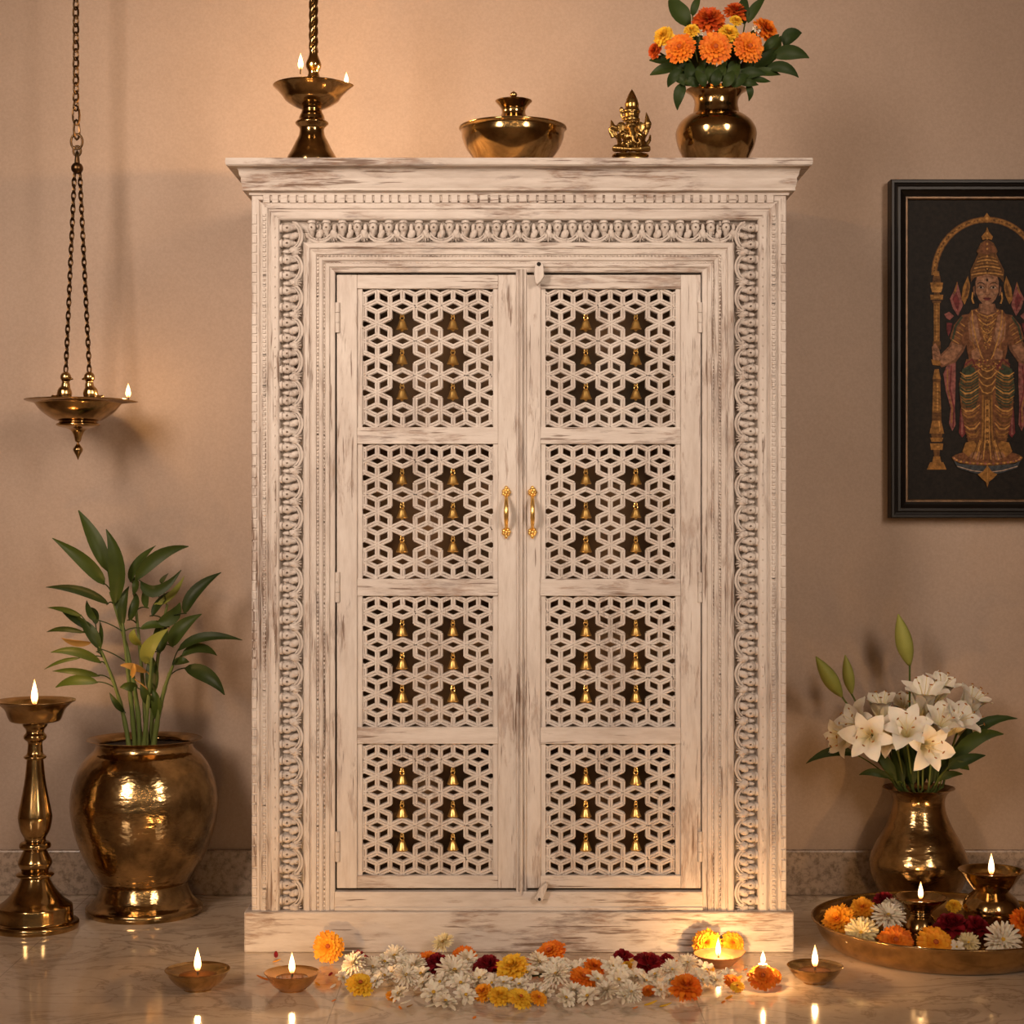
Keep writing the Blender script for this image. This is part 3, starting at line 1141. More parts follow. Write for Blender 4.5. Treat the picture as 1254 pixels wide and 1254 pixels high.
dish = [(14, 885), (28, 883.5), (32, 879), (36, 869), (43, 862), (48.5, 858.5), (48.8, 857.6), (48.0, 857.4), (42, 860.5), (34.5, 868), (30, 874), (1, 876)]
q = px_prof(dish, base_y, Y, 4)
MB().lathe([(1e-4, q[0][1])] + q, (o.location.x, Y, 0), 56).build('dish', M_BRASS_DISH, o, smooth=50)
zo = (base_y - 866) * k
MB().lathe([(1e-4, zo), (33 * k, zo), (31 * k, zo - 0.002), (1e-4, zo - 0.002)], (o.location.x, Y, 0), 40).build('oil', M_OIL, o)
flame(o, (o.location.x - 0.001, Y, zo + 0.004), 31 * k, 9.5 * k)

# brass bowl with a lid, on the cabinet
Y = 0.042
k = kk(Y)
row = 627 - (TOPZ - CAM_Z) / k
o = thing('lidded_bowl', 'wide brass bowl with a small knobbed lid on top of the cabinet', 'bowl', (at(628, 0, Y).x, Y, TOPZ))
pr = [(42, row), (42, row), (44, row - 3), (50, 192), (57.5, 181), (62, 170), (62.8, 164), (63.5, 160.5), (66, 158), (66, 156.5)]
vessel(pr, 628, row, Y, 2.0).build('bowl', M_BRASS, o, smooth=45)
lid = [(61, 160), (60, 158), (45, 155), (28, 153), (22, 150), (20, 147), (16, 142), (14.5, 138), (15.5, 133), (20, 127), (22.5, 124.5), (22.5, 124.5), (21.5, 123.3), (10, 122.5), (4, 121.5)]
q = px_prof(lid, row, Y, 4)
ld_ = MB().lathe([(1e-4, q[0][1])] + q + [(1e-4, q[-1][1])], at(629, row, Y), 48).build('lid', M_BRASS, o, smooth=45)
q = px_prof([(2.5, 122.5), (2.5, 120), (4.4, 117), (3.8, 114), (1.5, 112.5), (0.5, 111.5)], row, Y, 4)
MB().lathe(q, at(629, row, Y), 20).build('knob', M_BRASS, ld_)

# standing lamp with a twisted stem, on the cabinet
Y = 0.022
k = kk(Y)
row = 627 - (TOPZ - CAM_Z) / k
c = at(382, row, Y)
o = thing('standing_oil_lamp', 'brass oil lamp with two flames and a tall twisted stem on the cabinet top', 'oil lamp', c)
pr = [(31, row), (31, row), (31.5, row - 2), (30, 193), (25, 184), (20, 174), (16, 166), (15, 158), (18, 154), (20, 152), (20, 150), (17, 147.5), (16, 146.5), (15, 142), (12.6, 137), (12, 130), (12.5, 124), (14, 121)]
q = px_prof(pr, row, Y, 4)
MB().lathe([(1e-4, 0)] + q + [(1e-4, q[-1][1])], c, 48).build('base', M_BRASS, o, smooth=45)
pr = [(12, 134), (20, 131), (32, 123.5), (36, 118), (42, 111), (47, 106.5), (47.3, 105.4), (46, 105.6), (40, 110.5), (33, 117), (1, 121)]
q = px_prof(pr, row, Y, 4)
m = MB().lathe([(1e-4, q[0][1])] + q, c, 60)
for v in m.v:                                   # pouring lip at the right
    d = v - c
    a = math.atan2(d.y, d.x)
    e = max(0.0, math.cos(a - R(-8))) ** 40 * max(0.0, math.hypot(d.x, d.y) / (47 * k) - 0.7)
    v.x += e * 0.02
m.build('dish', M_BRASS, o, smooth=45)
pr = [(13, 121), (12, 108), (11, 98), (8.5, 95), (6.5, 90), (6.8, 87), (9, 83), (9.6, 79), (8.6, 75.5), (7, 72), (5.4, 67), (5, 60)]
q = px_prof(pr, row, Y, 4)
MB().lathe([(1e-4, q[0][1])] + q + [(1e-4, q[-1][1])], at(384, row, Y), 28).build('collar', M_BRASS, o, smooth=45)
m = MB()
zt0, zt1 = at(0, 64, Y).z, at(0, -95, Y).z
for e in range(3):
    pts = []
    for q in range(61):
        t = q / 60
        a = 2 * PI * (e / 3 + t * 4.2)
        pts.append((at(384, 0, Y).x + 2.7 * k * math.cos(a), Y + 2.7 * k * math.sin(a), zt0 + (zt1 - zt0) * t))
    m.tube(pts, 3.3 * k, 8)
m.ell((at(384, 0, Y).x, Y, zt1), (7 * k, 7 * k, 9 * k))
m.build('twisted_stem', M_BRASS, o, smooth=60)
flame(o, at(371.5, 100.5, Y) + Vector((0, -0.036, 0.010)), 20 * k, 7.5 * k, 0, 2.5)
flame(o, at(424.5, 104.5, Y) + Vector((0, -0.004, 0.0)), 15 * k, 6.2 * k, 0, 12.5)

# hanging lamp
Y = 0.265
k = kk(Y)
c = at(95.5, 495, Y)
o = thing('hanging_oil_lamp', 'brass oil lamp hanging on chains before the bare wall, one flame at its lip', 'hanging lamp', c)
pr = [(0.4, 563), (2.4, 558), (6, 551), (3.6, 546), (1.4, 543), (1.4, 542), (3.5, 540), (5, 534), (8, 528), (13, 525), (22, 523), (26, 521), (26, 519), (23, 517.5), (23, 516), (26, 515.5), (33, 512), (44, 504), (50, 497), (52, 494), (52, 494), (60, 492), (64, 490.6), (63.5, 489.6), (52, 491.5), (48, 495), (38, 503), (20, 509), (0.4, 510)]
q = px_prof(pr, 495, Y, 4)
m = MB().lathe(q, c, 64)
for v in m.v:
    d = v - c
    a = math.atan2(d.y, d.x)
    e = max(0.0, math.cos(a)) ** 60 * max(0.0, math.hypot(d.x, d.y) / (52 * k) - 0.95)
    v.x += e * 0.042
    v.z -= e * 0.010
m.build('bowl', M_BRASS, o, smooth=50)
MB().lathe([(1e-4, (495 - 497) * k), (45 * k, (495 - 497) * k), (44 * k, (495 - 498.5) * k), (1e-4, (495 - 498.5) * k)], c, 40).build('oil', M_OIL, o)


def chain_links(m, a, b, length, wdt, thick):
    a, b = Vector(a), Vector(b)
    d = b - a
    n = max(2, round(d.length / (length * 0.74)))
    step = d / n
    t = d.normalized()
    s1 = t.cross(Vector((0, 1, 0))).normalized()
    s2 = t.cross(s1).normalized()
    L = step.length / 0.74
    for i in range(n):
        c_ = a + step * (i + 0.5)
        s_ = (s1 + s2 * 0.55).normalized() if i % 2 else (s2 + s1 * 0.75).normalized()
        m.tube([c_ + t * (math.sin(e) * L * 0.5) + s_ * (math.cos(e) * wdt * 0.5) for e in [2 * PI * q / 12 for q in range(12)]], thick, 5, True)


BALL = at(94.5, 206, Y)
for px_, py_ in ((80.5, 457), (109.5, 457)):
    m = MB()
    chain_links(m, BALL + Vector(((px_ - 95) * 0.22 * k, 0, -5 * k)), at(px_, py_ - 1, Y), 11 * k, 5.4 * k, 1.15 * k)
    m.build('chain', M_BRONZE, o, smooth=60)
m = MB().ell(BALL, 7.4 * k, None, 20, 12)
m.lathe([(3.4 * k, 5 * k), (3.0 * k, 12 * k), (2.0 * k, 20 * k), (1e-4, 22 * k)], BALL, 14)
m.tube([BALL + Vector((4.6 * k * math.cos(e), 0, 21 * k + 6 * k * math.sin(e))) for e in [2 * PI * q / 14 for q in range(14)]], 1.5 * k, 7, True)
m.build('ball_joint', M_BRONZE, o, smooth=60)
m = MB()
rc = at(94, 173.5, Y)
m.tube([rc + Vector((7.0 * k * math.cos(e), 0, 9.3 * k * math.sin(e))) for e in [2 * PI * q / 24 for q in range(24)]], 1.5 * k, 8, True)
m.build('ring', M_BRONZE, o, smooth=60)
m = MB()
chain_links(m, at(94, 168, Y), at(93, 132, Y), 20 * k, 8.6 * k, 1.4 * k)
chain_links(m, at(93, 134, Y), (at(91.5, 0, Y).x, Y, 2.69), 14 * k, 6.4 * k, 1.35 * k)
m.ell((at(91.5, 0, Y).x, Y, 2.695), (0.02, 0.02, 0.006))
m.build('chain', M_BRONZE, o, smooth=60)
# two little birds that carry the chains
for px_, sgn in ((80.5, 1), (109.5, -1)):
    m = MB()
    p = lambda x, y, yy=0.0: at(x, y, Y) + Vector((0, yy, 0))
    m.ell(p(px_ - 1.5 * sgn, 482), (9.4 * k, 9 * k, 10.5 * k))
    m.ell(p(px_, 473), (5.6 * k, 5.6 * k, 9 * k))
    m.ell(p(px_, 462), (6.8 * k, 6.6 * k, 7 * k))
    m.tube([p(px_ + sgn * 3, 463), p(px_ + sgn * 9.5, 464.5)], [2.6 * k, 0.9 * k], 8)
    m.tube([p(px_ - 1.5 * sgn, 486), p(px_ - 9 * sgn, 488), p(px_ - 15 * sgn, 487), p(px_ - 17 * sgn, 484)], [6.5 * k, 5.4 * k, 3.4 * k, 1.8 * k], 8)
    m.ell(p(px_, 493), (6.5 * k, 6.5 * k, 5 * k))
    m.tube([p(px_, 458), p(px_, 455)], 1.2 * k, 8)
    b = m.build('bird', M_BRASS_DISH, o, smooth=80, weld=True)
    rm = b.modifiers.new('r', 'REMESH')
    rm.mode, rm.voxel_size, rm.use_smooth_shade = 'VOXEL', 0.0011, True
    sm = b.modifiers.new('s', 'SMOOTH')
    sm.factor, sm.iterations = 0.5, 4
flame(o, at(157, 488.0, Y) + Vector((0, 0, 0.001)), 17.5 * k, 7.4 * k, 0, 0.8)

# potted plant: big brass urn
POT_Y = 0.268
k = kk(POT_Y)
row = 627 + CAM_Z / k
plant = thing('potted_plant', 'leafy green bamboo plant in a big round brass urn left of the cabinet', 'potted plant', (at(177, 0, POT_Y).x, POT_Y, 0))
pr = [(69, row), (69, row), (71, row - 4), (70, row - 9), (64, row - 13), (60, row - 17), (57, 1096), (54, 1088), (52, 1082), (52, 1080), (52, 1080), (56, 1077), (60, 1070), (72, 1050), (82, 1025), (88, 1000), (89.5, 980), (86, 957), (78, 937), (68, 924), (62, 919), (59.5, 915), (59, 911), (61, 908), (66, 905.5), (70, 904.5)]
vessel(pr, 177, row, POT_Y, 2.4, 72).build('urn', M_BRASS_POT, plant, smooth=45)
zs = (row - 914) * k
MB().lathe([(1e-4, zs), (57 * k, zs), (55 * k, zs - 0.004), (1e-4, zs - 0.004)], plant.location.copy(), 40).build('soil', M_SOIL, plant, smooth=0)

# lily vase
VASE_Y = 0.312
k = kk(VASE_Y)
row = 627 + CAM_Z / k
lily_vase = thing('lily_vase', 'pear-shaped brass vase holding white lilies behind the flower tray', 'vase', (at(1125, 0, VASE_Y).x, VASE_Y, 0))
pr = [(36, row), (36, row), (37, row - 3), (40, 1106), (50, 1090), (57.5, 1072), (60, 1058), (58, 1046), (50, 1029), (40, 1011), (33.5, 995), (31.5, 983), (33, 974), (38, 967.5), (44, 964.5)]
vessel(pr, 1125, row, VASE_Y, 1.6, 64).build('vase_body', M_BRASS_POT, lily_vase, smooth=45)

# marigold vase on the cabinet
MV_Y = 0.042
k = kk(MV_Y)
row = 627 - (TOPZ - CAM_Z) / k
mar_vase = thing('marigold_vase', 'round brass vase holding orange and yellow marigolds on the cabinet top', 'vase', (at(877, 0, MV_Y).x, MV_Y, TOPZ))
pr = [(35, row), (35, row), (37, row - 3), (41, 192), (46.5, 180), (49.5, 166), (48, 157), (43, 149), (35, 142.5), (29.5, 140), (28.5, 139), (27.5, 134), (26.5, 128), (27.5, 121), (32, 114.5), (37.5, 111)]
vessel(pr, 877, row, MV_Y, 1.6, 64).build('vase_body', M_BRASS, mar_vase, smooth=45)

# ------------------------------------------------------------------ tray with flowers and two goblet lamps
TY, TX = 0.018, 0.664
tray = thing('flower_tray', 'round shallow brass tray of flowers and lamps on the floor right of the cabinet', 'tray', (TX, TY, 0))
pr = [(1e-4, 0.0)] + spline([(0.158, 0.0), (0.158, 0.0), (0.170, 0.003), (0.186, 0.018), (0.194, 0.036), (0.2005, 0.043), (0.2005, 0.045), (0.198, 0.0455), (0.191, 0.038), (0.182, 0.020), (0.168, 0.0065), (0.158, 0.005)], 4) + [(1e-4, 0.005)]
MB().lathe(pr, (TX, TY, 0), 96).build('tray_body', M_BRASS_DISH, tray, smooth=45)


def goblet(px_, Y, pr_px, row_, label, fh, fw, oil_y, oil_r):
    k = kk(Y)
    c_ = Vector((at(px_, 0, Y).x, Y, 0.005))
    t = thing('goblet_oil_lamp', label, 'oil lamp', c_, 'goblet lamps on the tray')
    m = MB()
    q_ = spline([(r * k, (row_ - y) * k) for r, y in pr_px], 4)
    m.lathe([(1e-4, q_[0][1])] + q_ + [(1e-4, q_[-1][1])], c_, 48)
    m.build('goblet', M_BRASS, t, smooth=45)
    zz = c_.z + (row_ - oil_y) * k
    MB().lathe([(1e-4, zz), (oil_r * k, zz), (oil_r * k * 0.95, zz - 0.002), (1e-4, zz - 0.002)], (c_.x, c_.y, 0), 32).build('oil', M_OIL, t)
    flame(t, (c_.x, c_.y, zz + 0.005), fh * k, fw * k)


Yg = 0.105
rw = 627 + (CAM_Z - 0.005) / kk(Yg)
goblet(1214, Yg, [(22, rw), (22, rw), (27, rw - 4), (33, 1122), (35, 1112), (31, 1101), (23, 1093), (20.5, 1090.5), (20.5, 1090.5), (24, 1086), (31, 1077), (36, 1070), (40, 1066), (40, 1065), (38.5, 1065.5), (34, 1070), (28, 1078), (10, 1084)], rw, 'larger brass goblet lamp with a flame, at the back right of the flower tray', 26, 8.5, 1075, 30)
Yg = 0.02
rw = 627 + (CAM_Z - 0.005) / kk(Yg)
goblet(1127.5, Yg, [(14, rw), (14, rw), (17, rw - 5), (21, 1141), (20, 1132), (15.5, 1123), (12.5, 1119.5), (12.5, 1118), (14, 1117), (14, 1115.5), (18, 1112), (25, 1106), (30, 1102), (32, 1099), (31.8, 1098), (30, 1098.8), (25, 1104), (18, 1109), (5, 1111)], rw, 'smaller brass goblet lamp with a flame, at the middle of the flower tray', 21, 7.4, 1105, 22)

# ------------------------------------------------------------------ seated elephant-headed figurine
Y = 0.002
k = kk(Y)
row = 627 - (TOPZ - CAM_Z) / k
c = at(772, row, Y)
fig = thing('seated_figurine', 'small cast brass seated elephant-headed deity figurine on the cabinet top beside the marigold vase', 'figurine', c)
g = lambda x, y, d=0.0: at(735 + x / 12.54, 100 + y / 12.54, Y) + Vector((0, d * k, 0))
S_ = k / 12.54
m = MB()
m.lathe([(1e-4, 0), (27 * k, 0), (27.5 * k, 2 * k), (27 * k, 3.4 * k), (22 * k, 3.8 * k), (21 * k, 5.5 * k), (23 * k, 7.5 * k), (22 * k, 9.5 * k), (1e-4, 9.6 * k)], c, 36)
for v in m.v:
    v.y = c.y + (v.y - c.y) * 0.72
m.build('pedestal', M_BRASS_CAST, fig, smooth=40)
m = MB()
m.ell(g(470, 960, 0), (150 * S_, 125 * S_, 120 * S_))                       # belly
m.ell(g(470, 850, 1), (130 * S_, 90 * S_, 110 * S_))                        # chest
for sx in (-1, 1):
    m.tube([g(470 + sx * 70, 1040, -3), g(470 + sx * 190, 1020, -6), g(470 + sx * 255, 1045, -8), g(470 + sx * 120, 1065, -13), g(470 + sx * 10, 1070, -13)], [80 * S_, 72 * S_, 60 * S_, 50 * S_, 35 * S_], 10)   # folded legs
    m.tube([g(470 + sx * 105, 800, 0), g(470 + sx * 190, 850, -3), g(470 + sx * 175, 960, -8), g(470 + sx * 120, 985, -12)], [52 * S_, 46 * S_, 40 * S_, 38 * S_], 10)    # lower arms
    m.tube([g(470 + sx * 110, 790, 4), g(470 + sx * 215, 835, 4), g(470 + sx * 250, 750, 3), g(470 + sx * 262, 680, 2)], [46 * S_, 42 * S_, 36 * S_, 34 * S_], 10)      # raised arms
    m.ell(g(470 + sx * 145, 700, 2), (78 * S_, 26 * S_, 92 * S_))           # ears
    m.ell(g(470 + sx * 60, 690, -7), (20 * S_, 16 * S_, 14 * S_))           # brow over the eye
    m.tube([g(470 + sx * 55, 790, -8), g(470 + sx * 95, 850, -12)], [17 * S_, 8 * S_], 8)   # tusks
m.ell(g(478, 700, -2), (105 * S_, 95 * S_, 105 * S_))                       # head
m.tube([g(480, 730, -7), g(485, 810, -10), g(490, 880, -12), g(500, 950, -13), g(560, 985, -13), g(600, 940, -13), (g(575, 905, -13))], [60 * S_, 48 * S_, 40 * S_, 33 * S_, 28 * S_, 24 * S_, 20 * S_], 10)   # trunk
m.lathe([(1e-6, 0), (120 * S_, 0), (130 * S_, 30 * S_), (112 * S_, 60 * S_), (118 * S_, 120 * S_), (136 * S_, 150 * S_), (120 * S_, 180 * S_), (104 * S_, 215 * S_), (108 * S_, 270 * S_), (90 * S_, 330 * S_), (60 * S_, 400 * S_), (40 * S_, 440 * S_), (18 * S_, 475 * S_), (2 * S_, 500 * S_), (1e-6, 500 * S_)], g(486, 612, 0), 18)   # crown
m.ell(g(486, 425, -7), (34 * S_, 30 * S_, 34 * S_))
m.ell(g(486, 520, -9), (40 * S_, 24 * S_, 48 * S_))
# things in the raised hands: a lotus-like axe head and a knotted noose
m.tube([g(262, 720, 2), g(190, 690, 2), g(170, 580, 2)], [46 * S_, 52 * S_, 8 * S_], 8)
m.tube([g(200, 860, 2), g(165, 780, 2), g(140, 700, 2)], [30 * S_, 34 * S_, 18 * S_], 8)
m.tube([g(728, 720, 2), g(735, 640, 2), g(722, 560, 2), g(708, 460, 2)], [44 * S_, 62 * S_, 36 * S_, 7 * S_], 8)
m.tube([g(700, 990, -4), g(760, 900, -2), g(768, 820, 0)], [34 * S_, 26 * S_, 16 * S_], 8)
m.ell(g(330, 430, 3), (34 * S_, 24 * S_, 56 * S_))                          # flares beside the crown
m.tube([g(365, 590, 2), g(335, 510, 3), g(325, 440, 3)], [24 * S_, 20 * S_, 14 * S_], 8)
b = m.build('figure', M_BRASS_CAST, fig, smooth=80, weld=True)
rm = b.modifiers.new('r', 'REMESH')
rm.mode, rm.voxel_size, rm.use_smooth_shade = 'VOXEL', 0.0010, True
sm = b.modifiers.new('s', 'SMOOTH')
sm.factor, sm.iterations = 0.4, 2
m = MB()
for sx in (-1, 1):
    m.tube([g(470 + sx * 150 - 0, 870, -8), g(470 + sx * 95, 960, -14), g(470 + sx * 20, 1010, -17)], 9 * S_, 6)
for q in range(-4, 5):
    m.ell(g(486 + q * 27, 618 + abs(q) * 3, -8.5 + abs(q) * 0.9), 13 * S_, None, 8, 6)
for y in (300, 340, 380):
    m.ell(g(486, y, -7.5 + (400 - y) * 0.02), 15 * S_, None, 8, 6)
m.build('garland_beads', M_BRASS_CAST, fig, smooth=60)

# ------------------------------------------------------------------ framed painting on the wall
PY = 0.378
pf = thing('framed_painting', 'black-framed dark painting of a crowned standing deity hanging on the right wall area', 'painting', (at(1208.5, 0, 0.405).x, 0.405, at(0, 635, 0.405).z))
L_, R_, T_, B_ = 1091, 1326, 219.5, 634.5
fp = [(0, 0.406), (0, 0.379), (1.2, 0.377), (4, 0.377), (5, 0.380), (7, 0.381), (9, 0.379), (12, 0.379), (14, 0.383), (17, 0.386), (19, 0.387), (21, 0.392), (21, 0.400)]
m = MB()
vs, fs = [], []
for s_, y_ in fp:
    a, b = at(L_ + s_, B_ - s_, PY), at(R_ - s_, T_ + s_, PY)
    vs += [(a.x, y_, a.z), (b.x, y_, a.z), (b.x, y_, b.z), (a.x, y_, b.z)]
for i in range(len(fp) - 1):
    for q in range(4):
        w = (q + 1) % 4
        fs.append((i * 4 + q, i * 4 + w, (i + 1) * 4 + w, (i + 1) * 4 + q))
m.add(vs, fs).build('frame', M_FRAME, pf, smooth=20)
m = MB()
vs, fs = [], []
for s_, y_ in ((20, 0.395), (20, 0.3885), (22, 0.3885), (23.2, 0.391), (23.2, 0.396)):
    a, b = at(L_ + s_, B_ - s_, PY), at(R_ - s_, T_ + s_, PY)
    vs += [(a.x, y_, a.z), (b.x, y_, a.z), (b.x, y_, b.z), (a.x, y_, b.z)]
for i in range(4):
    for q in range(4):
        w = (q + 1) % 4
        fs.append((i * 4 + q, i * 4 + w, (i + 1) * 4 + w, (i + 1) * 4 + q))
m.add(vs, fs).build('gilt_slip', M_GILT, pf, smooth=20)

PAINT = {}


def paint(name, col, rough=0.5):
    if name not in PAINT:
        PAINT[name] = simple('paint_' + name, tuple(c * (0.70 if name in ('ground', 'dark') else 0.95) for c in col), rough, 0, 0.35, 160, 0.12)
    return name


for n_, c_ in (('ground', (0.015, 0.0105, 0.007)), ('gold', (0.25, 0.115, 0.026)), ('goldl', (0.42, 0.21, 0.055)), ('goldd', (0.12, 0.052, 0.014)), ('skin', (0.26, 0.125, 0.066)), ('skind', (0.15, 0.065, 0.032)), ('skinl', (0.33, 0.175, 0.10)),
                ('red', (0.13, 0.022, 0.022)), ('pink', (0.22, 0.075, 0.062)), ('green', (0.035, 0.045, 0.022)), ('dark', (0.012, 0.007, 0.005)), ('blue', (0.045, 0.05, 0.055)), ('white', (0.36, 0.25, 0.18)), ('brown', (0.15, 0.058, 0.022))):
    paint(n_, c_)
PN = list(PAINT)
cv = MB()
CY = 0.3955
layer = [0]


def pp(x, y):
    p = at(x, y, CY)
    return p.x, p.z


def poly(col, pts):
    layer[0] += 1
    y = CY - 0.000008 * layer[0]
    cv.cur = PN.index(col)
    q = [pp(*p) for p in pts]
    cv.add([(x, y, z) for x, z in q], [tuple(range(len(q)))])


def stroke(col, pts, w):
    """painted brush line; w px wide, a list tapers it"""
    n = len(pts)
    ws = w if isinstance(w, (list, tuple)) else [w] * n
    lft, rgt = [], []
    for i in range(n):
        a, b = pts[max(i - 1, 0)], pts[min(i + 1, n - 1)]
        dx, dy = b[0] - a[0], b[1] - a[1]
        l_ = math.hypot(dx, dy) or 1
        nx, ny = -dy / l_ * ws[i] / 2, dx / l_ * ws[i] / 2
        lft.append((pts[i][0] + nx, pts[i][1] + ny))
        rgt.append((pts[i][0] - nx, pts[i][1] - ny))
    layer[0] += 1
    y = CY - 0.000008 * layer[0]
    cv.cur = PN.index(col)
    v = [pp(*p) for p in lft + rgt]
    cv.add([(x, y, z) for x, z in v], [(i, i + 1, n + i + 1, n + i) for i in range(n - 1)])


def oval(col, x, y, rx, ry, n=20, a0=0.0):
    poly(col, [(x + rx * math.cos(2 * PI * q / n) * math.cos(a0) - ry * math.sin(2 * PI * q / n) * math.sin(a0), y + rx * math.cos(2 * PI * q / n) * math.sin(a0) + ry * math.sin(2 * PI * q / n) * math.cos(a0)) for q in range(n)])


def both(f, *a):
    """a mark and its mirror image about the figure's centre line"""
    f(*a)
    b = []
    for e in a:
        if isinstance(e, list) and e and isinstance(e[0], tuple):
            b.append([(2 * PCX - x, y) for x, y in e])
        else:
            b.append(e)
    f(*b)


PCX = 1208.5
rp = random.Random(12)
poly('ground', [(1109, 236), (1308, 236), (1308, 618), (1109, 618)])
# arch
arc = [(PCX - 64.5 * math.cos(PI * q / 28), 337 - 68 * math.sin(PI * q / 28)) for q in range(29)]
stroke('goldd', arc, 7.4)
stroke('gold', arc, 5.4)
for q in range(60):
    t = PI * (q + 0.5) / 60
    oval('goldl' if q % 3 == 0 else 'goldd', PCX - 64.5 * math.cos(t), 337 - 68 * math.sin(t), 1.5, 1.0, 6, rp.uniform(0, 3))
poly('gold', [(PCX - 6, 269), (PCX - 3, 265), (PCX, 260.5), (PCX + 3, 265), (PCX + 6, 269), (PCX, 273)])
oval('goldl', PCX, 267.5, 1.7, 1.7, 10)


# side pillars
def pillar(s):
    X = lambda x: PCX + s * (x - PCX)
    P = lambda c_, pts: poly(c_, [(X(x), y) for x, y in pts])
    for c_, a, b, w0, w1 in (('gold', 332, 338, 3, 3.4), ('goldd', 338, 346, 4, 5.2), ('gold', 346, 351, 8, 7), ('goldl', 351, 358, 7.5, 5.5), ('goldd', 358, 361, 3, 4), ('gold', 361, 367, 8, 7.4), ('goldd', 368, 371, 5.5, 5), ('gold', 371, 418, 3.7, 3.5), ('goldd', 418, 428, 4.5, 5),
                         ('gold', 452, 464, 2.5, 5), ('goldd', 464, 468, 5, 4.4), ('gold', 468, 505, 4.3, 5.4), ('goldd', 505, 515, 5.5, 5.8), ('gold', 515, 531, 5.5, 9), ('goldd', 531, 536, 7, 6), ('gold', 536, 541, 8, 6.5), ('gold', 543, 551, 8, 7), ('goldd', 551, 559, 4, 3.2), ('gold', 559, 566, 4, 5.5), ('gold', 566, 575, 8, 12)):
        P(c_, [(1147 - w0, a), (1147 + w0, a), (1147 + w1, b), (1147 - w1, b)])
    stroke('goldl', [(X(1147), 373), (X(1147), 416)], 1.4)
    stroke('goldl', [(X(1148), 470), (X(1148), 503)], 1.4)
    stroke('goldl', [(X(1150), 516), (X(1151), 529)], 1.6)
    for y in range(374, 416, 4):
        stroke('goldd', [(X(1144), y), (X(1150), y)], 0.7)
    for y in range(471, 504, 4):
        stroke('goldd', [(X(1144), y), (X(1151), y + 1)], 0.7)
    oval('goldl', X(1149), 547, 2, 1.4, 8)
    oval('goldl', X(1147), 364, 3.5, 1.3, 10)


pillar(1)
pillar(-1)
# plumes behind the shoulders
both(poly, 'gold', [(1185, 338), (1188, 350), (1186, 362), (1181, 373), (1177, 366), (1179, 352)])
both(poly, 'goldd', [(1185, 346), (1186.5, 354), (1183, 364), (1180, 364)])
both(poly, 'pink', [(1172, 345), (1176, 360), (1179, 374), (1173, 387), (1167, 378), (1163, 366), (1168, 356)])
both(poly, 'red', [(1171, 358), (1175, 369), (1173, 382), (1169, 374), (1166, 366)])
both(stroke, 'gold', [(1172, 346), (1170, 355), (1168, 360)], [1, 2, 1.4])
both(poly, 'pink', [(1156, 385), (1162, 382), (1168, 387), (1163, 392), (1159, 390)])
both(poly, 'red', [(1159, 395), (1166, 396), (1164, 406), (1161, 412), (1159, 404)])
# hanging scarves
both(poly, 'pink', [(1160, 446), (1170, 440), (1170, 470), (1169, 500), (1170, 520), (1166, 528), (1162, 519), (1164, 500), (1158, 478), (1155, 458)])
both(stroke, 'red', [(1165, 448), (1163, 475), (1168, 500), (1167, 524)], 1.6)
both(stroke, 'gold', [(1160, 452), (1160, 476), (1166, 500), (1165, 518)], 1.3)
both(poly, 'red', [(1176, 500), (1182, 505), (1183, 530), (1178, 536), (1174, 530)])
both(stroke, 'pink', [(1178, 505), (1178, 532)], 2.5)
# arms
both(poly, 'skind', [(1182, 396), (1170, 405), (1162, 424), (1150, 436), (1147, 444), (1153, 450), (1170, 444), (1180, 430), (1186, 415)])
both(poly, 'skin', [(1180, 400), (1170, 410), (1164, 425), (1152, 437), (1151, 444), (1156, 447), (1168, 441), (1177, 428), (1182, 414)])
both(poly, 'skin', [(1141, 425), (1145, 420), (1150, 428), (1152, 438), (1147, 446), (1142, 440)])
both(stroke, 'skind', [(1143, 428), (1149, 432)], 0.9)
both(stroke, 'skind', [(1142, 434), (1149, 437)], 0.9)
both(poly, 'gold', [(1140, 440), (1151, 442), (1152, 448), (1142, 447)])
both(poly, 'brown', [(1178, 386), (1189, 384), (1186, 406), (1182, 424), (1166, 420), (1163, 414), (1168, 398)])
both(stroke, 'green', [(1178, 388), (1170, 400), (1166, 418)], 2.6)
for e in range(5):
    both(stroke, 'gold' if e % 2 else 'goldl', [(1166 + e * 2.5, 416 - e * 5), (1174 + e * 2.2, 421 - e * 5)], 1.1)
# torso
poly('brown', [(1189, 380), (PCX - 8, 377), (PCX + 8, 377), (1228, 380), (1236, 395), (1233, 430), (1229, 446), (1188, 446), (1184, 430), (1181, 395)])
both(poly, 'skin', [(1190, 384), (1185, 396), (1187, 416), (1196, 424), (1204, 410), (1200, 388)])
both(poly, 'skinl', [(1190, 398), (1190, 412), (1197, 417), (1199, 403)])
both(poly, 'skin', [(1189, 430), (1196, 426), (1202, 432), (1198, 441), (1190, 440)])
poly('brown', [(PCX - 14, 380), (PCX + 14, 380), (PCX + 9, 410), (PCX, 428), (PCX - 9, 410)])
for e in range(7):
    w, y = 14 - e * 1.6, 383 + e * 5.2
    stroke('goldl' if e % 2 == 0 else 'gold', [(PCX - w, y - 3), (PCX - w * 0.5, y + 2.5), (PCX, y + 5), (PCX + w * 0.5, y + 2.5), (PCX + w, y - 3)], 1.6)
for e in range(34):
    oval('goldl' if e % 2 else 'gold', PCX + rp.uniform(-10, 10) * (1 - e / 48), 386 + e * 1.25, 1.1, 1.1, 6)
both(stroke, 'goldl', [(1190, 380), (1191, 396), (1195, 415), (1201, 435), (1207, 446)], 1.5)
both(stroke, 'gold', [(1187, 388), (1189, 410), (1194, 430)], 1.1)
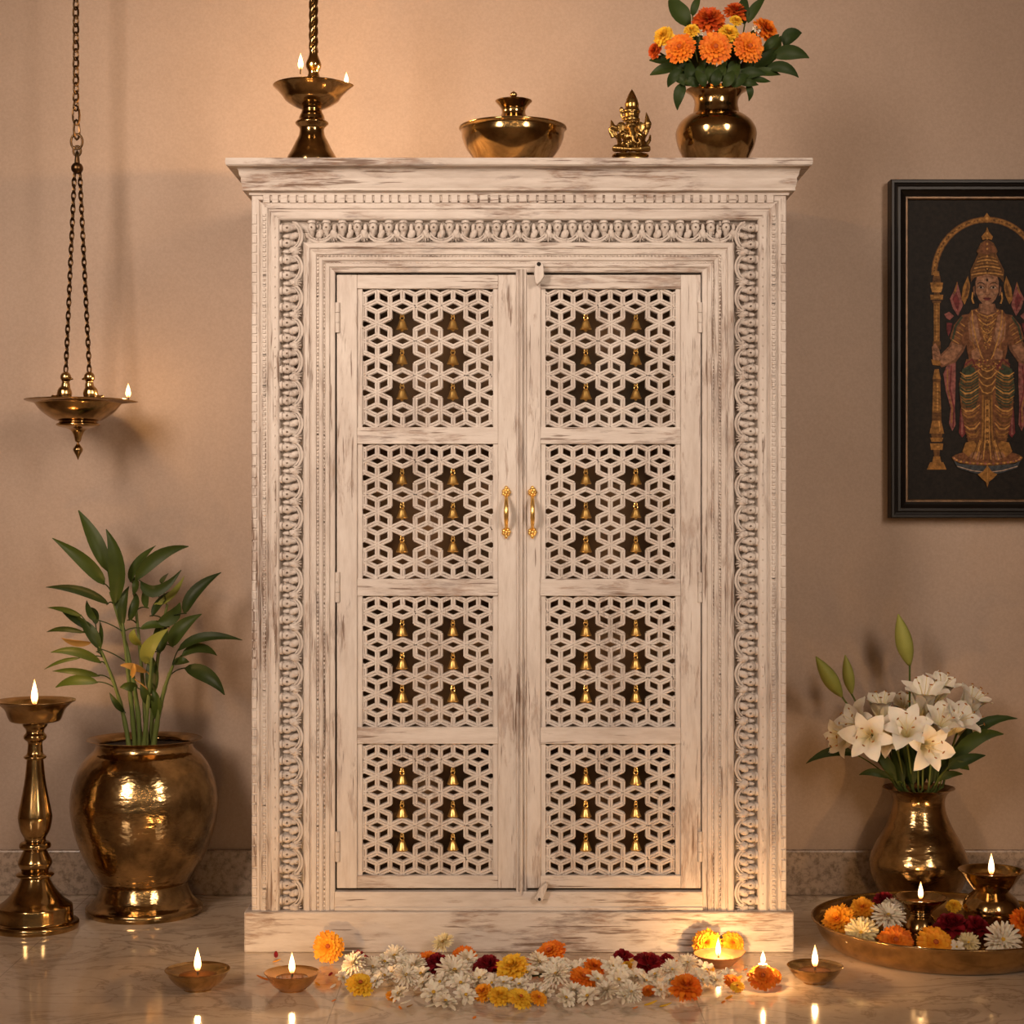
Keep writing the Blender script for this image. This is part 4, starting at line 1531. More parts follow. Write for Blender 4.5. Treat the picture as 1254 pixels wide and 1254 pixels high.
# neck, head
poly('skind', [(PCX - 8, 366), (PCX + 8, 366), (PCX + 12, 383), (PCX, 387), (PCX - 12, 383)])
poly('skin', [(PCX - 7, 370), (PCX + 7, 370), (PCX + 9, 382), (PCX, 385), (PCX - 9, 382)])
poly('dark', [(PCX - 17, 338), (PCX + 17, 338), (PCX + 17, 362), (PCX + 10, 372), (PCX - 10, 372), (PCX - 17, 362)])
both(stroke, 'goldl', [(1191, 358), (1190, 366), (1192, 372)], 2.0)
both(poly, 'skind', [(1193, 350), (1191, 352), (1191.5, 360), (1194, 363)])
poly('skin', [(PCX - 14.2, 345), (PCX - 12, 338), (PCX, 335.5), (PCX + 12, 338), (PCX + 14.2, 345), (PCX + 14, 358), (PCX + 10, 367), (PCX + 4, 373.5), (PCX, 375), (PCX - 4, 373.5), (PCX - 10, 367), (PCX - 14, 358)])
oval('skinl', PCX, 343.5, 8, 4)
both(oval, 'skinl', 0, 0, 0, 0) if False else None
oval('skinl', PCX - 7.4, 360.5, 3.4, 3.2)
oval('skinl', PCX + 7.4, 360.5, 3.4, 3.2)
oval('skinl', PCX, 371, 3.2, 2)
both(stroke, 'dark', [(1196, 348.5), (1199, 346.2), (1203, 346.8), (1205.6, 348.6)], [0.6, 1.3, 1.2, 0.5])
both(poly, 'white', [(1196.8, 352.6), (1199.5, 350.8), (1203.5, 351.2), (1205, 353.2), (1201, 354)])
oval('dark', PCX - 7.6, 352.3, 1.55, 1.35, 10)
oval('dark', PCX + 7.6, 352.3, 1.55, 1.35, 10)
both(stroke, 'dark', [(1196.4, 352.6), (1199.4, 350.4), (1203.6, 350.8), (1205.2, 353)], 0.6)
stroke('skind', [(PCX - 1.6, 348), (PCX - 1.8, 356), (PCX - 3, 359)], 0.8)
stroke('skinl', [(PCX + 0.2, 348), (PCX + 0.2, 358)], 1.6)
stroke('skind', [(PCX - 3, 360.2), (PCX, 361.4), (PCX + 3, 360.2)], 0.9)
poly('red', [(PCX - 5.4, 365.2), (PCX - 1.6, 364.2), (PCX, 364.7), (PCX + 1.6, 364.2), (PCX + 5.4, 365.2), (PCX + 2.4, 368), (PCX - 2.4, 368)])
stroke('dark', [(PCX - 5.4, 365.3), (PCX, 366), (PCX + 5.4, 365.3)], 0.5)
oval('dark', PCX, 343, 1.3, 1.8, 10)
# crown
poly('goldd', [(PCX - 20, 346), (PCX - 20.5, 331), (PCX - 15, 320), (PCX - 11, 311), (PCX - 13, 308), (PCX - 8, 298), (PCX, 293), (PCX + 8, 298), (PCX + 13, 308), (PCX + 11, 311), (PCX + 15, 320), (PCX + 20.5, 331), (PCX + 20, 346), (PCX + 15.5, 340), (PCX, 336), (PCX - 15.5, 340)])
poly('brown', [(PCX - 12, 309), (PCX - 7, 299), (PCX, 295), (PCX + 7, 299), (PCX + 12, 309), (PCX, 312)])
for e in range(6):
    w, y = 11 + e * 1.7, 315 + e * 4.0
    stroke('gold' if e % 2 == 0 else 'goldl', [(PCX - w, y + 2), (PCX - w / 2, y), (PCX, y - 0.6), (PCX + w / 2, y), (PCX + w, y + 2)], 1.5)
poly('gold', [(PCX, 278), (PCX + 2, 284), (PCX + 7, 290), (PCX + 5.5, 294), (PCX, 292.5), (PCX - 5.5, 294), (PCX - 7, 290), (PCX - 2, 284)])
for y in (286, 292, 299, 305, 314, 322, 330):
    oval('goldl', PCX, y, 1.2, 1.5, 8)
stroke('dark', [(PCX - 2.4, 329), (PCX, 332), (PCX, 335)], 1.0)
stroke('dark', [(PCX + 2.4, 329), (PCX, 332)], 1.0)
# skirt and legs
poly('brown', [(1183, 440), (1234, 440), (1241, 470), (1240, 505), (1232, 540), (1226, 562), (1191, 562), (1185, 540), (1177, 505), (1174, 470)])
both(poly, 'green', [(1178, 452), (1190, 446), (1198, 462), (1198, 486), (1194, 500), (1180, 500), (1174, 478)])
for e in range(13):
    y = 456 + e * 7.2
    x0 = 1175.5 + max(0, (e - 5)) * 1.25
    both(stroke, ('goldl', 'gold', 'goldd')[e % 3], [(x0, y), (x0 + 6, y + 4.6), (x0 + 13, y + 4), (1199.5, y - 3.5)], [0.8, 2.5, 2.3, 0.8])
    both(stroke, ('gold', 'goldd')[e % 2], [(x0 + 1, y + 3.6), (x0 + 7, y + 8), (x0 + 13, y + 7.4), (1199, y + 0.5)], [0.6, 1.2, 1.2, 0.6])
poly('goldd', [(1200, 448), (1217, 448), (1215, 486), (1217, 560), (1200, 560), (1202, 486)])
for e in range(4):
    y = 446 + e * 9
    stroke('goldl', [(1196 + e, y), (1203, y + 7), (PCX, y + 9), (1214, y + 7), (1221 - e, y)], 1.5)
both(stroke, 'gold', [(1203, 484), (1203, 520), (1201, 556)], 2.0)
both(stroke, 'goldl', [(1206.5, 490), (1206, 530), (1205, 558)], 1.2)
for y in range(492, 556, 7):
    oval('goldl' if y % 2 else 'gold', PCX, y, 2.0, 2.6, 8)
both(stroke, 'red', [(1181, 447), (1190, 440), (1196, 452)], 2.2)
for e in range(40):
    oval(('goldl', 'gold', 'red')[e % 3], PCX + rp.uniform(-19, 19), rp.uniform(441, 452), 1.3, 1.0, 6)
# feet and round plinth
oval('goldd', PCX, 561, 43, 9.5, 28)
oval('brown', PCX, 559.5, 39, 8, 28)
poly('blue', [(PCX - 41, 564), (PCX - 34, 568), (PCX, 571), (PCX + 34, 568), (PCX + 41, 564), (PCX + 36, 573), (PCX + 18, 579), (PCX, 582), (PCX - 18, 579), (PCX - 36, 573)])
stroke('white', [(PCX - 37, 571), (PCX - 18, 576.5), (PCX, 578.5), (PCX + 18, 576.5), (PCX + 37, 571)], 1.0)
stroke('gold', [(PCX - 43, 560), (PCX - 34, 565.5), (PCX, 568.5), (PCX + 34, 565.5), (PCX + 43, 560)], 1.9)
both(poly, 'gold', [(1178, 553), (1182, 542), (1192, 540), (1200, 552), (1199, 560), (1186, 560)])
both(poly, 'skin', [(1186, 559), (1190, 554), (1199, 553), (1203, 560), (1196, 564)])
for e in range(9):
    x = 1189 + e * 4.8
    stroke('goldl' if e % 2 else 'goldd', [(1198 + e * 2.6, 540), (x, 563)], 1.4)
for e in range(26):
    t = PI * (e + 0.5) / 26
    oval('goldl' if e % 2 else 'pink', PCX - 41 * math.cos(t), 560 + 8 * math.sin(t), 1.5, 1.1, 6)
poly('gold', [(PCX - 12, 581), (PCX - 5, 577), (PCX, 570), (PCX + 5, 577), (PCX + 12, 581), (PCX + 6, 587), (PCX + 2, 590), (PCX, 597), (PCX - 2, 590), (PCX - 6, 587)])
stroke('goldl', [(PCX, 573), (PCX, 592)], [0.6, 1.2])
cv.cur = PN.index('ground')
a, b = at(1109, 618, CY), at(1308, 236, CY)
cv.box((a.x, CY + 0.0002, a.z), (b.x, CY + 0.004, b.z))
cv.build('canvas', [PAINT[n_] for n_ in PN], pf, smooth=0)


# ------------------------------------------------------------------ bamboo plant in the urn
def bez(a, c, b, n=14):
    a, c, b = Vector(a), Vector(c), Vector(b)
    return [a * (1 - t) ** 2 + c * 2 * t * (1 - t) + b * t * t for t in [i / n for i in range(n + 1)]]


PYd = POT_Y
ZS = 914


def plant_stem(pts, w0, w1, mat=None):
    q = bez(at(*pts[0]), at(*pts[1]), at(*pts[2]))
    m = MB()
    n = len(q)
    rad = []
    for i in range(n):
        r_ = (w0 + (w1 - w0) * i / (n - 1)) * kk(PYd) * 0.5
        rad.append(r_ * (1.18 if i % 3 == 0 else 1.0))
    m.tube(q, rad, 8)
    return m.build('stem', mat or M_STEM, plant, smooth=60)


stems = [
    plant_stem([(158, 915, PYd), (150, 850, PYd), (118, 785, PYd - 0.01)], 6, 3),
    plant_stem([(166, 915, PYd), (160, 850, PYd - 0.02), (150, 760, PYd - 0.01)], 7, 3.4),
    plant_stem([(172, 915, PYd - 0.01), (168, 820, PYd - 0.02), (135, 725, PYd)], 6.5, 3.4),
    plant_stem([(180, 915, PYd), (176, 830, PYd), (163, 715, PYd + 0.01)], 6, 3),
    plant_stem([(188, 915, PYd - 0.01), (196, 850, PYd - 0.02), (212, 815, PYd - 0.03)], 7, 3.5),
    plant_stem([(184, 915, PYd + 0.01), (190, 800, PYd), (205, 740, PYd)], 6, 3),
    plant_stem([(176, 915, PYd - 0.02), (183, 850, PYd - 0.03), (186, 800, PYd - 0.03)], 6, 3),
]
# (stem index, base, control, tip, width px, depth of the tip relative to the urn, roll, material)
LV = [
    (2, (128, 716), (112, 688), (64, 659), 21, -0.02, 0.2, 0), (2, (132, 700), (118, 660), (96, 625), 22, 0.0, -0.3, 0), (2, (140, 740), (152, 690), (130, 648), 25, -0.03, 0.1, 0),
    (2, (133, 740), (105, 716), (56, 719), 15, -0.02, 0.5, 0), (3, (160, 713), (163, 690), (191, 668), 17, 0.02, 0.5, 0), (3, (165, 712), (190, 672), (231, 669), 19, 0.0, -0.3, 0),
    (3, (163, 728), (172, 712), (160, 706), 12, 0.0, 0.4, 0), (5, (172, 712), (188, 742), (222, 698), 17, -0.02, -0.2, 0), (5, (186, 755), (198, 735), (208, 724), 17, 0.02, 0.6, 0),
    (5, (193, 762), (216, 760), (220, 738), 20, 0.01, -0.2, 0), (5, (226, 752), (232, 722), (271, 701), 19, 0.0, 0.2, 0), (5, (210, 792), (214, 768), (247, 752), 22, -0.01, 0.1, 0),
    (4, (218, 797), (245, 770), (297, 784), 15, -0.02, 0.3, 0), (4, (222, 804), (245, 786), (266, 803), 18, 0.0, 0.6, 0), (4, (226, 819), (258, 820), (275, 851), 22, -0.04, 0.0, 0), (4, (212, 812), (222, 808), (232, 811), 13, -0.02, 0.4, 0),
    (0, (100, 755), (84, 744), (58, 744), 10, 0.0, 0.6, 0), (0, (115, 772), (92, 756), (76, 749), 13, 0.02, 0.3, 0), (0, (104, 775), (78, 765), (57, 774), 10, 0.0, 0.7, 0), (0, (112, 787), (90, 790), (75, 781), 10, 0.0, 0.5, 3),
    (0, (124, 812), (96, 790), (62, 799), 15, -0.02, 0.4, 0), (0, (122, 828), (94, 818), (64, 822), 12, -0.01, 0.6, 0), (0, (120, 836), (92, 826), (68, 842), 15, 0.01, 0.2, 0), (0, (98, 806), (75, 806), (54, 820), 6, 0.01, 0.5, 0),
    (0, (117, 765), (120, 750), (108, 744), 13, 0.02, 0.2, 0), (1, (119, 760), (108, 752), (106, 735), 11, 0.02, 0.2, 0), (0, (120, 800), (128, 780), (122, 760), 10, 0.01, 0.5, 0), (1, (122, 795), (112, 770), (96, 757), 17, 0.0, -0.3, 0),
    (1, (150, 768), (148, 735), (158, 718), 15, -0.01, 0.2, 0), (6, (179, 813), (176, 790), (206, 770), 21, -0.05, -0.1, 1), (6, (172, 790), (160, 780), (165, 770), 15, -0.04, 0.3, 1), (6, (180, 824), (160, 812), (147, 815), 11, -0.04, 0.4, 2), (6, (160, 830), (166, 822), (164, 812), 9, -0.04, 0.2, 2),
    (6, (195, 800), (200, 775), (196, 760), 24, 0.02, 0.2, 0), (6, (186, 850), (190, 825), (184, 800), 22, 0.0, 0.3, 0), (6, (168, 843), (158, 838), (147, 842), 14, -0.02, 0.3, 0), (4, (188, 868), (178, 850), (172, 838), 15, -0.03, 0.2, 0), (4, (190, 880), (196, 860), (186, 842), 16, -0.02, 0.2, 0),
    (3, (158, 760), (170, 740), (166, 726), 16, 0.0, 0.4, 0), (3, (180, 745), (176, 728), (182, 718), 12, 0.03, 0.2, 0), (5, (198, 715), (202, 706), (206, 702), 12, 0.04, 0.5, 0), (0, (152, 872), (142, 862), (134, 848), 10, -0.02, 0.3, 0), (1, (172, 770), (190, 762), (208, 768), 14, 0.0, 0.5, 0),
    (5, (192, 740), (212, 735), (226, 705), 12, 0.03, 0.3, 1), (1, (154, 740), (140, 752), (146, 726), 9, 0.0, 0.3, 0),
]
LM = [M_LEAFB, M_LEAFP, M_DRY, M_DRY]
for si, a, c, b, w, dy, roll, mi in LV:
    m = MB().leaf(at(a[0], a[1], PYd - 0.01), at(c[0], c[1], PYd - 0.02 + dy * 0.6), at(b[0], b[1], PYd + max(-0.06, min(0.07, dy))), w * kk(PYd) * 0.86, roll, 10, 0.16, 0.40, 0.02)
    # its stalk back to the stem
    p_ = at(a[0], a[1], PYd - 0.01)
    sv = [WL[plant.name] + v.co for v in stems[si].data.vertices]
    tg = min((v for v in sv if v.z < p_.z + 0.004), key=lambda v: (v - p_).length + 0.6 * abs((p_.z - 0.55 * abs(v.x - p_.x)) - v.z), default=sv[-1])
    if (tg - p_).length > 0.004:
        m.tube(bez(tg, tg.lerp(p_, 0.5) + Vector((0, -0.002, 0.006)), p_ + (p_ - tg).normalized() * 0.004, 6), 0.0011, 5)
    lf = m.build('leaf', LM[mi], stems[si], smooth=70)
    if mi:
        tag(lf, 'yellowed leaf' if mi == 1 else 'dry brown leaf')


# ------------------------------------------------------------------ blossoms
def petal(m, az, tilt, L, w, z0=0.0, r0=0.0, curl=0.0, notch=0.0, cup=0.2, nl=4, nw=2, rr=None, spoon=0.62):
    """one petal growing outward from the axis; tilt is its angle above the horizontal"""
    ca, sa = math.cos(az), math.sin(az)
    vs, fs = [], []
    x, z = r0, z0
    an = tilt
    for i in range(nl + 1):
        t = i / nl
        ww = w * 0.5 * (0.32 + 0.68 * math.sin(PI * min(1.0, t / spoon) * 0.5)) * (1.0 if t < spoon else math.sqrt(max(0.0, 1 - ((t - spoon) / (1.0 - spoon + 1e-6)) ** 2 * 0.72)))
        for q in range(nw + 1):
            u = q / nw * 2 - 1
            ex = -notch * L * (1 - abs(u)) if i == nl else 0.0
            lx = x + math.cos(an) * ex - math.sin(an) * cup * ww * u * u
            lz = z + math.sin(an) * ex + math.cos(an) * cup * ww * u * u
            jit = (rr.uniform(-1, 1) * 0.05 * L if rr and i == nl else 0)
            ly = u * ww
            vs.append((lx * ca - ly * sa, lx * sa + ly * ca, lz + jit))
        x += math.cos(an) * L / nl
        z += math.sin(an) * L / nl
        an -= curl / nl
    for i in range(nl):
        for q in range(nw):
            k = i * (nw + 1) + q
            fs.append((k, k + 1, k + nw + 2, k + nw + 1))
    m.add(vs, fs)


def bloom(kind, r, seed):
    """blossom of radius r about the origin, facing +Z"""
    rr = random.Random(seed)
    m = MB()
    if kind == 'marigold':
        for n, tl, L, w, z0, cv_ in ((15, 2, 1.0, .40, .05, .5), (15, 14, .93, .36, .10, .45), (13, 28, .80, .34, .16, .4), (11, 42, .66, .30, .22, .35), (9, 57, .52, .27, .28, .3), (7, 72, .40, .24, .32, .2)):
            o_ = rr.uniform(0, 6)
            for i in range(n):
                petal(m, o_ + 2 * PI * (i + rr.uniform(-.2, .2)) / n, R(tl + rr.uniform(-6, 6)), r * L * rr.uniform(.88, 1.05), r * w * rr.uniform(.9, 1.15), r * z0, r * 0.06, cv_, 0.10, 0.35, 4, 2, rr, 0.8)
    elif kind == 'zinnia':
        for n, tl, L, w, z0 in ((17, 0, 1.0, .37, .02), (16, 9, .86, .34, .06), (14, 20, .70, .30, .10), (11, 34, .52, .26, .13), (8, 52, .36, .2, .15)):
            o_ = rr.uniform(0, 6)
            for i in range(n):
                petal(m, o_ + 2 * PI * (i + rr.uniform(-.12, .12)) / n, R(tl + rr.uniform(-4, 4)), r * L * rr.uniform(.93, 1.04), r * w, r * z0, r * 0.05, .25, 0.04, 0.3, 4, 2, rr, 0.8)
    elif kind == 'mum':
        for n, tl, L, w, z0, cv_ in ((20, 4, 1.0, .17, .04, .25), (19, 16, .95, .165, .08, .25), (17, 31, .84, .16, .12, .3), (14, 47, .70, .155, .15, .35), (10, 64, .54, .15, .17, .4)):
            o_ = rr.uniform(0, 6)
            for i in range(n):
                petal(m, o_ + 2 * PI * (i + rr.uniform(-.25, .25)) / n, R(tl + rr.uniform(-8, 8)), r * L * rr.uniform(.85, 1.06), r * w * rr.uniform(.9, 1.2), r * z0, r * 0.05, cv_, 0, 0.45, 4, 2, rr, 0.7)
    elif kind == 'jasmine':
        for n, tl, L, w, z0, cv_ in ((8, 6, 1.0, .42, .02, .1), (7, 24, .86, .38, .06, .35), (6, 46, .62, .32, .10, .5)):
            o_ = rr.uniform(0, 6)
            for i in range(n):
                petal(m, o_ + 2 * PI * (i + rr.uniform(-.2, .2)) / n, R(tl + rr.uniform(-9, 9)), r * L * rr.uniform(.8, 1.08), r * w * rr.uniform(.85, 1.15), r * z0, r * 0.05, cv_ + rr.uniform(-.3, .4), 0.0, 0.5, 4, 2, rr, 0.68)
    else:                                   # carnation-like, ruffled
        for n, tl, L, w, z0, cv_ in ((8, 8, 1.0, .72, .04, .1), (8, 26, .92, .66, .10, .0), (7, 46, .80, .58, .15, -.2), (6, 64, .66, .5, .2, -.3), (4, 80, .52, .4, .22, -.2)):
            o_ = rr.uniform(0, 6)
            for i in range(n):
                petal(m, o_ + 2 * PI * (i + rr.uniform(-.2, .2)) / n, R(tl + rr.uniform(-8, 8)), r * L * rr.uniform(.85, 1.05), r * w, r * z0, r * 0.05, cv_, -0.1, 0.5, 4, 4, rr, 0.85)
    return m


def stem_path(root, tip, mouth):
    """a stem's line from inside a vase up through its mouth (centre, radius) to the tip"""
    root, tip = Vector(root), Vector(tip)
    c, r_ = mouth
    h = Vector((tip.x - c.x, tip.y - c.y, 0))
    if h.length > r_ * 0.7:
        h = h.normalized() * r_ * 0.7
    p1 = Vector((c.x + h.x, c.y + h.y, min(c.z + 0.004, max(root.z, tip.z - 0.002))))
    up = Vector((0, 0, 0.012))
    a = bez(root, root.lerp(p1, 0.5), p1, 4)
    return a + bez(p1, p1.lerp(tip, 0.4) + up, tip, 8)[1:]


BL = {}
BMAT = {'orange marigold': ('marigold', M_ORANGE, M_HEARTD), 'amber marigold': ('marigold', M_AMBER, M_HEARTD), 'yellow marigold': ('marigold', M_YELLOW, M_HEART), 'rust marigold': ('marigold', M_RUST, M_HEARTD),
        'orange zinnia': ('zinnia', M_ORANGE, M_HEARTD), 'amber zinnia': ('zinnia', M_AMBER, M_HEARTD), 'yellow zinnia': ('zinnia', M_YELLOW, M_HEARTD),
        'white chrysanthemum': ('mum', M_WHITE, M_HEART), 'cream chrysanthemum': ('mum', M_CREAM, M_HEART), 'white blossom': ('jasmine', M_WHITE, M_HEART), 'red carnation': ('ruffle', M_RED, M_RED)}
SNAME = {'marigold': 'marigold', 'zinnia': 'marigold', 'mum': 'chrysanthemum', 'jasmine': 'white_blossom', 'ruffle': 'carnation'}


def flower(kind, pos, r, label, group=None, aim=(0, -0.75, 0.66), variant=0, spin=0.0, stem_to=None, name=None, rest=False):
    """one blossom: petals are the thing's own mesh, its heart a part, its stem (if it has one) another part.
    rest: lower or raise the blossom so that its lowest petal just lies on height pos.z"""
    shape, mat, hmat = BMAT[kind]
    key = (kind, variant)
    rot = Vector(aim).normalized().to_track_quat('Z', 'Y') @ Euler((0, 0, spin)).to_quaternion()
    if key not in BL:
        me_ = bloom(shape, 1.0, sum(map(ord, kind)) + variant)
        src = me_.build(name or SNAME[shape], mat, None, (0, 0, 0), smooth=60)
        BL[key] = (src.data, [v.copy() for v in me_.v])
        hm = MB().ell((0, 0, 0.24 if shape in ('mum', 'jasmine') else 0.30), (0.15, 0.15, 0.08) if shape != 'ruffle' else (0.2, 0.2, 0.1), None, 10, 6)
        h = hm.build('flower_heart', hmat, src, smooth=80)
        BL[key + ('h',)] = h.data
        o_ = src
    else:
        o_ = bpy.data.objects.new(name or SNAME[shape], BL[key][0])
        COL.objects.link(o_)
        h = bpy.data.objects.new('flower_heart', BL[key + ('h',)])
        COL.objects.link(h)
        h.parent = o_
    pos = Vector(pos)
    if rest:
        lowest = min((rot @ v).z for v in BL[key][1]) * r
        pos.z -= lowest
    o_.rotation_mode = 'QUATERNION'
    o_.rotation_quaternion = rot
    o_.location = pos
    o_.scale = (r, r, r)
    WL[o_.name] = pos
    tag(o_, label, 'flower', group)
    if stem_to is not None:
        inv = (Matrix.Translation(pos) @ rot.to_matrix().to_4x4() @ Matrix.Scale(r, 4)).inverted()
        back = rot @ Vector((0, 0, -1))
        q = stem_path(stem_to, pos + back * r * 0.2, MMOUTH)
        m = MB().tube(q, 0.0016, 6)
        m.v = [inv @ v for v in m.v]
        m.build('stem', M_STEM, o_, (0, 0, 0), smooth=70)
        m2 = MB().lathe([(1e-4, -0.30), (0.16, -0.26), (0.26, -0.02), (0.24, 0.06)], (0, 0, 0), 10)
        m2.build('calyx', M_STEM, o_, (0, 0, 0), smooth=70)
    return o_


# ---- bouquet on the cabinet
MC = mar_vase.location
MMOUTH = (Vector((MC.x, MC.y, at(877, 111, MV_Y).z)), 36 * kk(MV_Y))
VN = Vector((MC.x, MC.y, at(877, 135, MV_Y).z))


def neck(i):
    return VN + Vector((0.012 * math.cos(i * 2.4), 0.012 * math.sin(i * 2.4), -0.01))


bq = [
    ('orange zinnia', 833, 59, 19.5, -0.012, (-0.35, -1, 0.25), 'orange marigold at the lower left front of the bouquet on the cabinet'),
    ('orange zinnia', 876, 58.5, 20.5, -0.022, (0, -1, 0.12), 'orange marigold at the front centre of the bouquet on the cabinet'),
    ('orange zinnia', 917, 57.5, 19.5, -0.012, (0.25, -1, 0.1), 'orange marigold at the lower right front of the bouquet on the cabinet'),
    ('rust marigold', 868, 27, 22, 0.03, (-0.1, -0.8, 0.7), 'burnt orange marigold behind the front three in the cabinet-top bouquet'),
    ('rust marigold', 901, 16, 16, 0.055, (0.1, -0.7, 0.8), 'deep rust-red marigold at the top of the cabinet-top bouquet'),
    ('yellow marigold', 813, 45, 14, 0.015, (-0.6, -0.8, 0.4), 'yellow marigold at the left shoulder of the cabinet-top bouquet'),
    ('yellow marigold', 847, 38, 10, 0.005, (-0.1, -0.9, 0.6), 'small yellow marigold between two orange ones in the cabinet-top bouquet'),
    ('yellow marigold', 892, 42, 14, 0.0, (0.1, -0.9, 0.6), 'bright yellow marigold behind the front centre orange marigold on the cabinet'),
    ('yellow marigold', 901, 26, 8.5, 0.03, (0.2, -0.9, 0.6), 'smallest yellow marigold below the rust-red one in the cabinet-top bouquet'),
    ('orange marigold', 936, 38, 18, 0.03, (0.6, -0.7, 0.5), 'orange marigold at the right shoulder of the cabinet-top bouquet'),
    ('rust marigold', 803, 62, 11, 0.025, (-0.9, -0.6, 0.2), 'small red-orange marigold at the far left edge of the cabinet-top bouquet'),
    ('white blossom', 856, 41, 6, 0.012, (-0.1, -0.9, 0.5), 'tiny white filler blossom left of centre in the cabinet-top bouquet'),
    ('white blossom', 927, 36, 7, 0.02, (0.2, -0.9, 0.5), 'tiny white filler blossom by the right orange marigold on the cabinet'),
]
for i, (kd, px_, py_, r_, y_, am_, lb) in enumerate(bq):
    flower(kd, at(px_, py_, y_), r_ * kk(y_), lb, 'flowers of the marigold bouquet', am_, i % 2, i * 1.3, neck(i))


def sprig(name, label, blades, root, group, mouth, cat='leaf', mat=None, stem_r=0.0012):
    """a leafy twig: thing > stem, leaf ...; blades are (base, control, tip, width px, depth) in photo pixels"""
    t = thing(name, label, cat, root, group)
    b0 = blades[0]
    a = at(b0[0][0], b0[0][1], b0[4])
    q = stem_path(root, a, mouth)
    MB().tube(q, stem_r, 6).build('stem', M_STEM, t, smooth=70)
    for a_, c_, b_, w_, y_ in blades:
        MB().leaf(at(a_[0], a_[1], y_), at(c_[0], c_[1], y_ - 0.012), at(b_[0], b_[1], y_ + 0.004), w_ * kk(y_) * 1.1, 0.25 * math.sin(b_[0]), 9, 0.14, 0.42, 0.02).build('leaf', mat or M_LEAF, t, smooth=70)
    return t


GB = 'green leaf sprigs of the marigold bouquet'
for i, (lb, bl) in enumerate([
    ('broad green leaf rising at the upper left of the marigold bouquet', [((846, 32), (826, 15), (822, -8), 23, 0.05)]),
    ('narrow green leaf rising above the burnt orange marigold', [((848, 20), (850, 6), (858, -6), 9, 0.05)]),
    ('pair of upright green leaves at the top right of the marigold bouquet', [((912, 30), (908, 12), (913, -6), 14, 0.055), ((916, 28), (922, 10), (938, -4), 12, 0.05)]),
    ('small twig of round green leaf standing out right of the marigold bouquet', [((960, 56), (968, 38), (982, 40), 18, 0.04)]),
    ('long horizontal green leaf pointing right from the marigold bouquet', [((946, 70), (968, 58), (991, 71), 17, 0.02), ((938, 84), (962, 76), (978, 95), 13, 0.01)]),
    ('green leaf behind the right orange marigold', [((930, 78), (946, 70), (956, 44), 19, 0.03), ((934, 62), (946, 50), (954, 42), 10, 0.02)]),
    ('toothed green leaf drooping left from the marigold bouquet', [((832, 82), (810, 84), (796, 92), 14, 0.02), ((828, 76), (808, 72), (795, 74), 11, 0.03)]),
    ('green leaf hanging down over the left of the marigold vase rim', [((838, 103), (829, 112), (829.5, 135), 13, 0.0)]),
    ('curled green leaf hanging over the right of the marigold vase rim', [((914, 104), (922, 110), (917, 124), 8, 0.0)]),
    ('dark leaf sprig low at the left of the marigold bouquet', [((836, 86), (822, 92), (818, 107), 12, 0.0), ((842, 78), (832, 80), (824, 88), 12, 0.01)]),
    ('low green leaf sprig at the right of the marigold vase mouth', [((906, 96), (916, 84), (940, 92), 13, 0.0), ((906, 102), (916, 100), (929, 104), 9, -0.005)]),
    ('dense leaf sprig under the left orange marigold', [((850, 100), (842, 88), (846, 76), 15, -0.004), ((856, 100), (850, 92), (838, 94), 13, 0.0), ((858, 98), (856, 86), (862, 78), 12, 0.0)]),
    ('dense leaf sprig under the centre orange marigold', [((872, 102), (866, 90), (872, 78), 13, -0.008), ((880, 102), (880, 88), (888, 76), 14, -0.004), ((884, 100), (892, 92), (890, 82), 10, -0.006)]),
    ('dense leaf sprig under the right orange marigold', [((894, 102), (896, 88), (906, 78), 15, -0.005), ((898, 100), (908, 92), (920, 84), 14, 0.0), ((900, 90), (896, 82), (902, 74), 14, 0.0)]),
    ('dark leaves filling the middle of the marigold bouquet', [((862, 80), (850, 55), (858, 40), 20, 0.03), ((890, 80), (900, 60), (896, 40), 20, 0.035), ((850, 80), (830, 55), (838, 45), 18, 0.04), ((905, 75), (918, 55), (925, 35), 18, 0.04), ((880, 70), (880, 50), (884, 30), 22, 0.045), ((846, 92), (828, 76), (822, 66), 20, 0.03), ((858, 96), (852, 74), (856, 62), 20, 0.02), ((868, 96), (866, 78), (862, 60), 20, 0.02), ((896, 96), (898, 80), (894, 60), 20, 0.02), ((908, 94), (922, 80), (926, 62), 20, 0.03), ((915, 92), (935, 80), (948, 62), 19, 0.03)]),
    ('low leaf sprig over the left half of the marigold vase mouth', [((850, 104), (838, 94), (824, 98), 13, -0.002), ((856, 106), (846, 96), (836, 102), 11, -0.008), ((864, 106), (858, 94), (852, 86), 12, -0.012)]),
    ('low leaf sprig over the right half of the marigold vase mouth', [((886, 106), (894, 96), (898, 86), 12, -0.012), ((896, 106), (906, 98), (914, 90), 13, -0.008), ((900, 104), (914, 96), (926, 86), 12, 0.0), ((876, 106), (877, 94), (880, 84), 12, -0.012)]),
    ('pointed leaf sprig low at the right side of the marigold bouquet', [((918, 90), (940, 86), (956, 92), 12, 0.01), ((922, 84), (942, 72), (950, 60), 15, 0.02), ((915, 96), (930, 98), (944, 100), 9, 0.005)]),
]):
    sprig('leaf_sprig', lb, bl, neck(i + 20), GB, MMOUTH)


